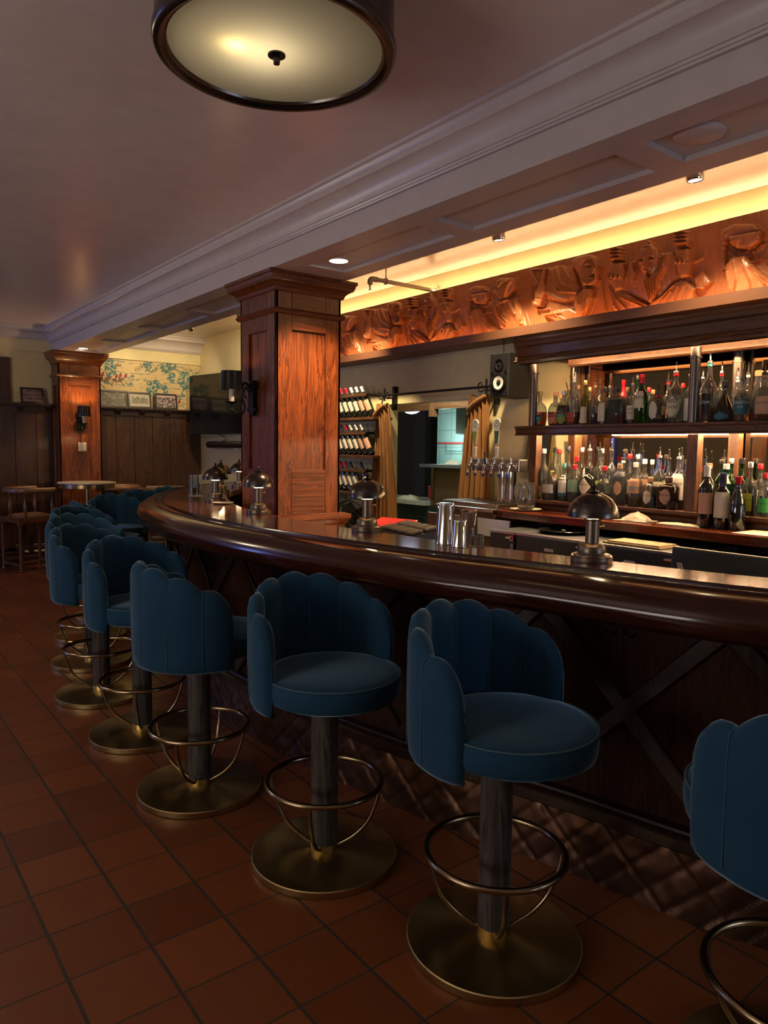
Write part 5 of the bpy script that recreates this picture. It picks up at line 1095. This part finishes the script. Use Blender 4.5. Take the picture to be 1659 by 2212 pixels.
lo_right = [
 (1508, 'stub', 26, 92, dict(X=3.98, liq=DA, lev=.5, cap='red', lab=('cream', .2, .5, .8), label='bottle with red neck just right of the second wooden post')),
 (1528, 'stub', 32, 100, dict(liq=CL, lev=.4, cap='cork', lab=('cream', .2, .5, .8), label='clear bottle with orange cap behind the leftmost wine bottle')),
 (1555, 'stub', 30, 110, dict(X=4.05, g='g', liq=None, cap='black', label='dark green rear bottle behind the white label wine')),
 (1564, 'tall', 32, 104, dict(X=3.96, g='t', liq=None, cap='white', lab=('cream', .62, .80, .9), label='teal glass bottle with white cap behind the white label wine')),
 (1575, 'tall', 24, 112, dict(X=4.12, g='g', cap='steel', label='rearmost bottle between the teal and the big green bottle')),
 (1597, 'tall', 34, 118, dict(X=3.98, g='g', liq=None, cap='black', lab=('black', .1, .5, .9), label='large green herbal liqueur bottle behind the red capped wine')),
 (1616, 'stub', 30, 112, dict(X=3.92, liq=GO, lev=.5, cap='steel', lab=('lime', .10, .44, .85), text='CHARTREUSE', tsize=.012, label='yellow herbal liqueur bottle with lime label on the lower shelf')),
 (1637, 'tall', 27, 108, dict(X=4.02, liq=GO, lev=.5, cap='red', lab=('cream', .2, .5, .8), label='golden liqueur bottle between the lime label and bright green label bottles')),
 (1650, 'stub', 30, 92, dict(X=3.90, liq=CL, lev=.5, cap='red', lab=('kelly', .12, .46, .9), text='CHARTREUSE', tsize=.012, label='clear liqueur bottle with bright green label, cut by the picture frame')),
]
place_row(up_front, 3.90, US, 'upper', 'bottles on the upper shelf'); place_row(up_back, 4.08, US, 'upper', 'bottles on the upper shelf')
place_row(lo_front, 3.93, LS, 'lower', 'bottles on the lower shelf'); place_row(lo_back, 4.10, LS, 'lower', 'bottles on the lower shelf'); place_row(lo_right, 4.0, LS, 'lower', 'bottles on the lower shelf')
place_row([(1522, 'wine', 33, 133, dict(g='k', cap='white', capfr=.78, lab=('peach', .22, .56, .95), label='dark wine bottle with white neck foil and peach label on the counter')),
 (1557, 'wine', 33, 120, dict(g='k', cap='navy', capfr=.76, lab=('cream', .20, .66, 1.1), label='middle wine bottle with large cream label and navy foil on the counter')),
 (1590, 'burg', 34, 116, dict(g='k', cap='redcap' if 0 else 'red', capfr=.80, label='black wine bottle with red foil and slim white print on the counter'))], 3.75, CT, 'counter', 'wine bottles on the counter')
for zz, yy, lb, rr in ((LS, 2.30, 'short ribbed glass tumbler beside the brown square bottle', .026), (LS, 3.205, 'small shot glass in front of the tall frosted vodka bottle', .02)):
    t = tumbler(3.875, yy, rr, rr*2.1, lb, None, name='shelf_tumbler', z=zz)
# ================================================================== WINE RACKS
for k, zt in enumerate((1.80, 1.44, 1.08)):
    nm = ('topmost', 'middle', 'lowest')[k]
    t = thing('wine_shelf', nm+' slanted wooden wine shelf on the wall behind the large oak pillar', 'shelf', (0, 0, 0))
    obj('shelf_board', MB().box((4.08, 5.46, zt-.028), (4.31, 7.0, zt)), 'cab', t, bevel=.003)
    obj('front_rail', MB().box((4.085, 5.60, zt+.195), (4.10, 7.0, zt+.225)), 'cab', t)
    obj('rail_support', MB().box((4.10, 5.60, zt+.20), (4.30, 5.615, zt+.22)), 'black_metal', t); obj('rail_support', MB().box((4.20, 5.86, zt), (4.21, 5.87, zt+.21)), 'black_metal', t)
    caps = (('white', 'white', 'white', 'red', 'red', 'red'), ('white', 'white', 'white', 'red', 'navy', 'red'), ('navy', None, 'navy', 'red', 'red', 'red'))[k]
    for j in range(8):
        c = caps[min(j, 5)]
        if c is None: continue
        y = 5.56+.088*j
        lab = '%s wine bottle leaning on the %s slanted shelf, number %s from the curtain' % (('white-foiled' if c == 'white' else 'red-foiled' if c == 'red' else 'dark-foiled'), nm, ('one', 'two', 'three', 'four', 'five', 'six', 'seven', 'eight')[j])
        bottle((4.15, y, zt+.012), 'wine', .038, .31, 'k', cap=c, capfr=.82, lab=(('peach', .18, .52, 1.0) if (c == 'white' and j < 2) else ('cream', .18, .50, 1.0)), label=lab, group='wine bottles on the slanted shelves', tilt=(math.radians(-27), 0, math.radians(18)), name='wine_bottle', small=True)
# ================================================================== CURTAINS, ROD
def curtain(yt0, yt1, yb0, yb1, ztop, zbot, label, knots, seed, Xc=4.19):
    t = thing('curtain', label, 'curtain', (Xc, 0, 0)); nn = 60; mm = 26; vs = []
    for j in range(mm):
        v = j/(mm-1); z = ztop+(zbot-ztop)*v
        k = v**.55; a = yt0+(yb0-yt0)*k; b = yt1+(yb1-yt1)*k
        for i in range(nn):
            u = i/(nn-1); ph = u*PI*2*5.5+.8*math.sin(v*3+seed)
            amp = .022+.022*v
            vs.append((amp*math.sin(ph)+.006*math.sin(ph*2.3+v*9)-.02*(1-v)*math.sin(PI*u), a+(b-a)*u+.006*math.sin(v*7+u*5), z-.03*math.sin(PI*u)*(1-v)**6))
    k = len(vs); vs += [(x+.006, y, z) for x, y, z in vs]
    fs = []
    for j in range(mm-1):
        for i in range(nn-1): a = j*nn+i; fs += [(a, a+1, a+nn+1, a+nn), (k+a, k+a+nn, k+a+nn+1, k+a+1)]
    for i in range(nn-1): fs += [(i, k+i, k+i+1, i+1), ((mm-1)*nn+i, (mm-1)*nn+i+1, k+(mm-1)*nn+i+1, k+(mm-1)*nn+i)]
    for j in range(mm-1): fs += [(j*nn, (j+1)*nn, k+(j+1)*nn, k+j*nn), (j*nn+nn-1, k+j*nn+nn-1, k+(j+1)*nn+nn-1, (j+1)*nn+nn-1)]
    obj('drape', MB().add(vs, fs), 'curtain', t, smooth=70)
    obj('gathered_knot', MB().tube(crom([(-.03, yt0-.01, ztop-.02), (-.045, (yt0+yt1)/2, ztop-.07), (-.035, yt1+.01, ztop-.13), (-.01, (yt0+yt1)/2, ztop-.10)], 6), [.012, .015, .017, .018, .019, .02, .02, .02, .02, .02, .02, .019, .018, .017, .015, .013, .012, .01, .01][:19], 10), 'curtain', t, smooth=70)
curtain(5.40, 5.54, 5.24, 5.60, 1.93, .35, 'mustard velvet curtain hanging at the wine rack side of the doorway', 1, 0)
curtain(4.10, 4.27, 4.06, 4.44, 1.95, .55, 'mustard velvet curtain hanging behind the beer tap tower', 1, 2)
rd = thing('curtain_rod', 'dark iron curtain rod with scroll brackets above the kitchen doorway', 'curtain rod', (4.165, 0, 1.995))
obj('rod', MB().tube([(0, 4.02, .005), (0, 5.48, 0)], .010, 12), 'black_metal', rd, smooth=60)
for y in (4.09, 5.40):
    br = obj('bracket', MB().tube([(0, y, -.02), (.14, y, -.02)], .008, 8).box((.10, y-.015, -.13), (.145, y+.015, .09)), 'black_metal', rd)
    obj('scroll', MB().tube(crom([(0, y+.02, -.02), (0, y+.07, -.03), (0, y+.09, .02), (0, y+.06, .04), (0, y+.045, .015), (0, y+.06, .005)], 5), .006, 8).tube(crom([(0, y-.02, -.02), (0, y-.06, -.03), (0, y-.08, .01), (0, y-.055, .03), (0, y-.04, .01)], 5), .006, 8).tube([(0, y-.0, -.05), (0, y, .065)], .009, 8), 'black_metal', br, smooth=60)
# ================================================================== SPEAKER, TV, FAN
sk = thing('bookshelf_speaker', 'black two-way loudspeaker hanging on chains beside the shelving cornice', 'speaker', (3.99, 3.785, 2.055))
obj('speaker_box', MB().box((0, -.095, -.16), (.28, .095, .16)), wood('black_ash', (.006, .006, .006), (.018, .018, .018), 'z', .6, spec=.25), sk, bevel=.004)
def disc(mb, r, x0, x1, y, z, n=32): return mb.lathe([(.0008, 0), (r, 0), (r, x0-x1), (.0008, x0-x1)], n, mat=Matrix.Translation((x0, y, z)) @ Matrix.Rotation(-PI/2, 4, 'Y'))
rotm = lambda z: Matrix.Translation((0, 0, z)) @ Matrix.Rotation(-PI/2, 4, 'Y')
obj('front_baffle', MB().box((-.008, -.092, -.157), (0, .092, .157)), 'black', sk, bevel=.006)
w = obj('woofer_ring', MB().lathe([(.050, .006), (.068, .006), (.072, .014), (.060, .018), (.052, .012)], 40, closed=True, mat=rotm(-.055)), 'blackglass', sk, smooth=50)
obj('woofer_cone', MB().lathe([(.022, .010), (.050, .014), (.048, .010), (.022, .007)], 36, closed=True, mat=rotm(-.055)), 'white', sk, smooth=60)
obj('dust_cap', MB().lathe([(.001, .018), (.015, .015), (.022, .009), (.001, .008)], 24, mat=rotm(-.055)), 'black', sk, smooth=60)
obj('tweeter', MB().lathe([(.030, .008), (.044, .008), (.044, .013), (.036, .015), (.030, .010)], 32, closed=True, mat=rotm(.075)).lathe([(.001, .016), (.008, .014), (.012, .009), (.001, .009)], 20, mat=rotm(.075)), 'blackglass', sk, smooth=60)
obj('port', MB().lathe([(.009, .0085), (.012, .0095), (.012, .011), (.009, .011)], 16, closed=True, mat=Matrix.Translation((0, .065, .015)) @ Matrix.Rotation(-PI/2, 4, 'Y')).lathe([(.009, .0085), (.012, .0095), (.012, .011), (.009, .011)], 16, closed=True, mat=Matrix.Translation((0, -.065, .015)) @ Matrix.Rotation(-PI/2, 4, 'Y')), 'black_metal', sk)
m = MB()
for xx, yy in ((.09, .05), (.09, -.06)):
    for i in range(7): m.tube([(xx+(.006 if i % 2 else 0)*math.cos(a), yy+(.0 if i % 2 else .006)*math.cos(a), .172+.017*i+.011*math.sin(a)) for a in [2*PI*q/8 for q in range(8)]], .0018, 5, cyc=True)
obj('chain', m, 'black_metal', sk)
tv = thing('wall_television', 'large black flat television on the wall left of the near oak pillar', 'television', (4.10, 9.70, 2.07), math.radians(-90+9))
obj('screen', MB().box((.012, -.032, -.385), (1.408, -.028, .388)), 'blackglass', tv)
obj('bezel', MB().box((0, -.03, -.40), (1.42, .01, .40)), 'black', tv, bevel=.004)
obj('mount', MB().box((.55, .01, -.12), (.85, .10, .12)), 'black_metal', tv)
sb = thing('soundbar', 'long black soundbar mounted under the television', 'soundbar', (4.24, 0, 1.53))
obj('body', MB().tube([(0, 9.45, 0), (0, 8.35, 0)], .045, 20), 'black', sb, smooth=40); obj('bracket', MB().box((.0, 9.0, -.02), (.07, 9.05, .02)).box((.0, 8.6, -.02), (.07, 8.65, .02)), 'black_metal', sb); obj('cable', MB().tube(crom([(.03, 9.2, .03), (.04, 9.0, .08), (.05, 9.35, .16), (.05, 9.5, .2)], 6), .004, 6), 'black', sb)
fn = thing('cage_fan', 'round black caged fan beside the speckled panel behind the bar', 'fan', (3.78, 5.36, .84), math.radians(25))
m = MB()
for r in (.195, .198, .16, .12, .08): m.tube([(-.05+(.0 if r > .19 else -.02), r*math.cos(2*PI*i/32), r*math.sin(2*PI*i/32)) for i in range(32)], .004 if r > .19 else .0016, 6, cyc=True)
for i in range(44):
    a = 2*PI*i/44; m.tube([(-.075, .03*math.cos(a), .03*math.sin(a)), (-.08, .12*math.cos(a+.2), .12*math.sin(a+.2)), (-.05, .195*math.cos(a+.35), .195*math.sin(a+.35))], .0013, 4)
obj('wire_cage', m, 'black_metal', fn); obj('rim', MB().lathe([(.193, -.05), (.200, -.05), (.200, .05), (.193, .05)], 48, closed=True, mat=Matrix.Rotation(-PI/2, 4, 'Y')), 'black', fn, smooth=40)
hb = obj('hub', MB().lathe([(.001, .08), (.03, .078), (.035, .05), (.035, -.06), (.001, -.06)], 28, mat=Matrix.Rotation(-PI/2, 4, 'Y')), 'black', fn, smooth=50)
for i in range(5):
    a = 2*PI*i/5; bl = MB(); c, s = math.cos(a), math.sin(a)
    vs = []
    for q in range(6):
        r = .03+.14*q/5; wd_ = .02+.045*math.sin(PI*min(1, q/5+.15)*.8)
        for sg in (-1, 1): vs.append((-.01+sg*wd_*.35, r*c-sg*wd_*s, r*s+sg*wd_*c))
    k = len(vs); vs += [(x+.003, y, z) for x, y, z in vs]; fs = []
    for q in range(5): fs += [(2*q, 2*q+1, 2*q+3, 2*q+2), (k+2*q, k+2*q+2, k+2*q+3, k+2*q+1), (2*q, 2*q+2, k+2*q+2, k+2*q), (2*q+1, k+2*q+1, k+2*q+3, 2*q+3)]
    obj('blade', bl.add(vs, fs), 'black', hb, smooth=40)
obj('stand', MB().box((-.02, -.02, -.84), (.02, .02, -.19)).box((-.15, -.15, -.84), (.15, .15, -.82)), 'black', fn)
struct('trim_7', MB().box((4.285, 5.60, .1), (4.31, 7.2, 1.045)), 'stucco')
tag(obj('wall_cable', MB().tube(crom([(4.30, 3.42, 2.0), (4.295, 3.40, 1.92), (4.30, 3.46, 1.86), (4.30, 3.55, 1.85)], 6), .003, 6), 'black'), 'thin black cable drooping on the wall beside the left pipe post', 'cable')
# ================================================================== TAVERN CHAIRS, TABLE
def tavern_chair(loc, rz, label):
    """front faces local -y"""
    t = thing('tavern_chair', label, 'chair', loc, rz, 'wooden tavern chairs by the far wall'); h = .22
    turn = [(.017, 0), (.021, .005), (.021, .03), (.015, .036), (.021, .05), (.015, .062), (.021, .075), (.014, .10), (.018, .13), (.017, .20), (.016, .30), (.018, .52), (.022, .53), (.022, .60)]
    for sx_ in (-1, 1):
        for sy_ in (-1, 1): obj('leg', MB().lathe([(r, z) for r, z in turn], 16, mat=Matrix.Translation((sx_*h, sy_*h, 0))).box((sx_*h-.024, sy_*h-.024, .52), (sx_*h+.024, sy_*h+.024, .60)), 'chairwood', t, smooth=45)
    obj('seat_frame', MB().box((-.23, -.235, .545), (.23, -.205, .595)).box((-.23, .205, .545), (.23, .235, .595)).box((-.235, -.23, .545), (-.205, .23, .595)).box((.205, -.23, .545), (.235, .23, .595)), 'chairwood', t, bevel=.004)
    obj('stretcher', MB().box((-.22, -.232, .07), (.22, -.212, .10)).box((-.22, .212, .07), (.22, .232, .10)).box((-.232, -.22, .10), (-.212, .22, .13)).box((.212, -.22, .10), (.232, .22, .13)), 'chairwood', t, bevel=.004)
    obj('seat_cushion', MB().lathe([(.001, .59), (.205, .592), (.212, .60), (.205, .615), (.16, .632), (.001, .645)], 40, shape=lambda a, z: min(1.22, 1/max(abs(math.cos(a)), abs(math.sin(a))))**.8), 'leather', t, smooth=60)
    sp_ = [(.012, .60), (.018, .62), (.011, .64), (.020, .67), (.024, .70), (.018, .75), (.012, .78), (.011, .83), (.017, .845), (.017, .87)]
    for sx_, sy_ in ((-.215, -.17), (.215, -.17), (-.19, .14), (.19, .14), (0, .225)): obj('spindle', MB().lathe(sp_, 14, mat=Matrix.Translation((sx_, sy_, 0))), 'chairwood', t, smooth=60)
    path = crom([(-.235, -.20), (-.235, .0), (-.18, .18), (0, .255), (.18, .18), (.235, .0), (.235, -.20)], 8)
    obj('arm_pad', MB().sweep(path, [(-.030, .872), (.030, .872), (.036, .882), (.034, .915), (.018, .928), (-.018, .928), (-.034, .915), (-.036, .882)]), 'leather', t, smooth=60)
    obj('arm_tip', MB().box((-.262, -.29, .868), (-.208, -.20, .905)).box((.208, -.29, .868), (.262, -.20, .905)), 'chairwood', t, bevel=.012)
    m = MB(); outer = [(p[0], p[1]) for p in path]
    for k in range(0, len(path)-1):
        a = Vector(path[k]); b = Vector(path[k+1]); d = (b-a).normalized(); nrm = Vector((-d.y, d.x)); s_ = 1
        for q in (0, .5):
            p = a+(b-a)*q
            for sg in (-1, 1): m.box((p.x+sg*nrm.x*.0355-.0035, p.y+sg*nrm.y*.0355-.0035, .881), (p.x+sg*nrm.x*.0355+.0035, p.y+sg*nrm.y*.0355+.0035, .888))
    obj('nail_trim', m, 'nails', t)
    return t
c0 = tavern_chair((1.95, 9.48, 0), math.radians(104), 'wooden tavern chair with tan leather arms left of the marble table')
c1 = dup(c0, (3.02, 9.56, 0), math.radians(262), 'leather-armed tavern chair right of the marble table, mostly hidden by stools')
c2 = dup(c0, (3.42, 8.95, 0), math.radians(258), 'second leather-armed tavern chair right of the table, closer to the bar rail')
for c_ in (c0, c1, c2): c_.scale = (1, 1, 1.07)
mt = thing('pedestal_table', 'round marble-topped bar table on a brass pedestal before the far pillar', 'table', (2.53, 9.15, 0))
obj('tabletop', MB().lathe([(.001, 1.035), (.325, 1.035), (.335, 1.042), (.335, 1.052), (.325, 1.058), (.001, 1.058)], 56), 'marble', mt, smooth=40)
obj('edge_band', MB().lathe([(.305, .99), (.315, .99), (.315, 1.034), (.305, 1.034)], 56, closed=True), 'bronze_gold', mt, smooth=40)
obj('pedestal', MB().lathe([(.025, .02), (.025, 1.03)], 28), 'bronze_gold', mt, smooth=40)
obj('foot', MB().lathe([(.001, 0), (.24, 0), (.24, .012), (.05, .03), (.001, .03)], 48), 'bronze_gold', mt, smooth=30)
# ================================================================== KITCHEN BEYOND THE DOORWAY
struct('wall_kitchen_far', MB().box((8.2, 3.0, 0), (8.3, 10.9, 2.6)), 'white_tile')
struct('wall_kitchen_side', MB().box((4.42, 10.3, 0), (8.2, 10.4, 2.6)), 'white_tile')
struct('wall_kitchen_near', MB().box((4.42, 3.0, 0), (8.2, 3.1, 2.6)), 'cream')
struct('ceiling_kitchen', MB().box((4.42, 3.0, 2.5), (8.3, 10.9, 2.6)), 'ceiling')
kw = thing('kitchen_half_wall', 'green tiled half wall with a brown panel seen through the kitchen doorway', 'half wall', (0, 0, 0))
obj('tile_front', MB().box((5.50, 4.9, 0), (5.60, 7.6, .86)), 'green_tile', kw)
obj('brown_panel', MB().box((5.52, 4.9, .861), (5.60, 6.20, 1.30)), plain('brown_panel', (.085, .050, .022), .55), kw)
obj('corner_strip', MB().box((5.505, 6.20, .861), (5.60, 6.25, 1.30)), 'bronze_gold', kw)
obj('ledge', MB().box((5.42, 4.9, 1.301), (5.75, 6.36, 1.335)), plain('grey_ledge', (.09, .10, .11), .4), kw)
obj('stone_sill', MB().box((5.42, 6.27, .861), (6.0, 7.6, .905)), 'marble', kw)
kd = thing('kitchen_partition', 'dark partition panel behind the glowing kitchen ceiling lamp', 'partition', (0, 0, 0))
obj('dark_panel', MB().box((6.55, 7.505, 0), (6.60, 9.2, 2.2)), 'dark_oak', kd); obj('post', MB().box((6.50, 7.40, 0), (6.62, 7.504, 2.2)), 'black', kd)
hd = thing('wooden_header', 'stained wooden lintel boards at the top of the kitchen opening', 'lintel', (0, 0, 0))
obj('board', MB().box((5.30, 6.05, 1.93), (5.36, 6.9, 2.06)), 'cab', hd); obj('board', MB().box((5.30, 4.6, 1.94), (5.36, 5.98, 2.06)), 'cab', hd); obj('divider', MB().box((5.28, 5.98, 1.86), (5.36, 6.05, 2.1)), 'cab_v', hd)
obj('hanger_wall', MB().box((5.31, 4.6, 2.061), (5.35, 6.9, 2.5)), 'cream', hd)
dm = thing('dome_ceiling_lamp', 'white glass dome lamp glowing in the kitchen', 'ceiling light', (5.95, 7.15, 2.02))
obj('glass_dome', MB().lathe([(.001, -.075), (.06, -.065), (.11, -.035), (.135, 0), (.001, .002)], 36), emis('dome_glow', (.72, .76, 1), 1.8), dm, smooth=60); obj('metal_ring', MB().lathe([(.125, 0), (.145, 0), (.145, .018), (.125, .018)], 36, closed=True), 'chrome', dm, smooth=40); obj('stem', MB().tube([(0, 0, .01), (0, 0, .48)], .03, 12), 'black_metal', dm)
lamp('kitchen_tile_fill', 'POINT', (7.75, 8.5, 1.62), 17, (.55, .95, .9), shadow_soft_size=.08)  # assumed bare light with no fitting, put in to light the white tiles
tag(obj('kitchen_cupboard', MB().box((7.8, 6.2, 1.74), (8.195, 8.30, 2.40)), plain('brown_cupboard', (.12, .085, .055), .5), bevel=.01), 'brown wall cupboard in the bright corner of the kitchen', 'cupboard')
tm = thing('red_travel_tumbler', 'tall red insulated tumbler on the kitchen stone sill', 'tumbler', (5.62, 6.36, .906)); obj('cup', MB().lathe([(.001, 0), (.032, 0), (.044, .16), (.001, .16)], 28), 'red', tm, smooth=40); obj('lid', MB().lathe([(.045, .16), (.045, .172), (.001, .175)], 28), 'steel', tm, smooth=40); obj('base_ring', MB().lathe([(.0335, .0), (.0345, .02), (.030, .02), (.030, 0)], 28, closed=True), 'steel', tm, smooth=40)
ps = thing('small_screen', 'small black touchscreen on the grey kitchen ledge', 'screen', (5.55, 5.42, 1.336), math.radians(70)); obj('housing', MB().box((-.11, -.02, .01), (.11, .02, .17), Matrix.Rotation(math.radians(-14), 4, 'X')), 'black', ps, bevel=.005); obj('display', MB().box((-.09, -.024, .03), (.09, -.0205, .15), Matrix.Rotation(math.radians(-14), 4, 'X')), emis('display_glow', (.35, .5, .4), .5), ps); obj('foot', MB().box((-.06, -.03, 0), (.06, .05, .012)), 'black', ps)
cloth('kitchen_rag', 5.55, 5.95, 1.3355, .06, .12, .05, 'offwhite', 'heap of pale rags on the grey kitchen ledge', 12); cloth('kitchen_wrap', 5.60, 6.75, .9055, .10, .18, .07, 'offwhite', 'heap of pale wrapped cutlery on the kitchen stone sill', 15)
rs_ = thing('red_rack_shelf', 'thin red shelf rail on the white kitchen tiles', 'shelf', (8.10, 8.75, 1.60)); obj('red_board', MB().box((-.02, -.42, 0), (.08, .30, .02)), 'red', rs_); obj('wire_frame', MB().tube([(0, -.3, 0), (0, -.3, -.12), (0, .1, -.12), (0, .1, 0)], .006, 6), 'steel', rs_)
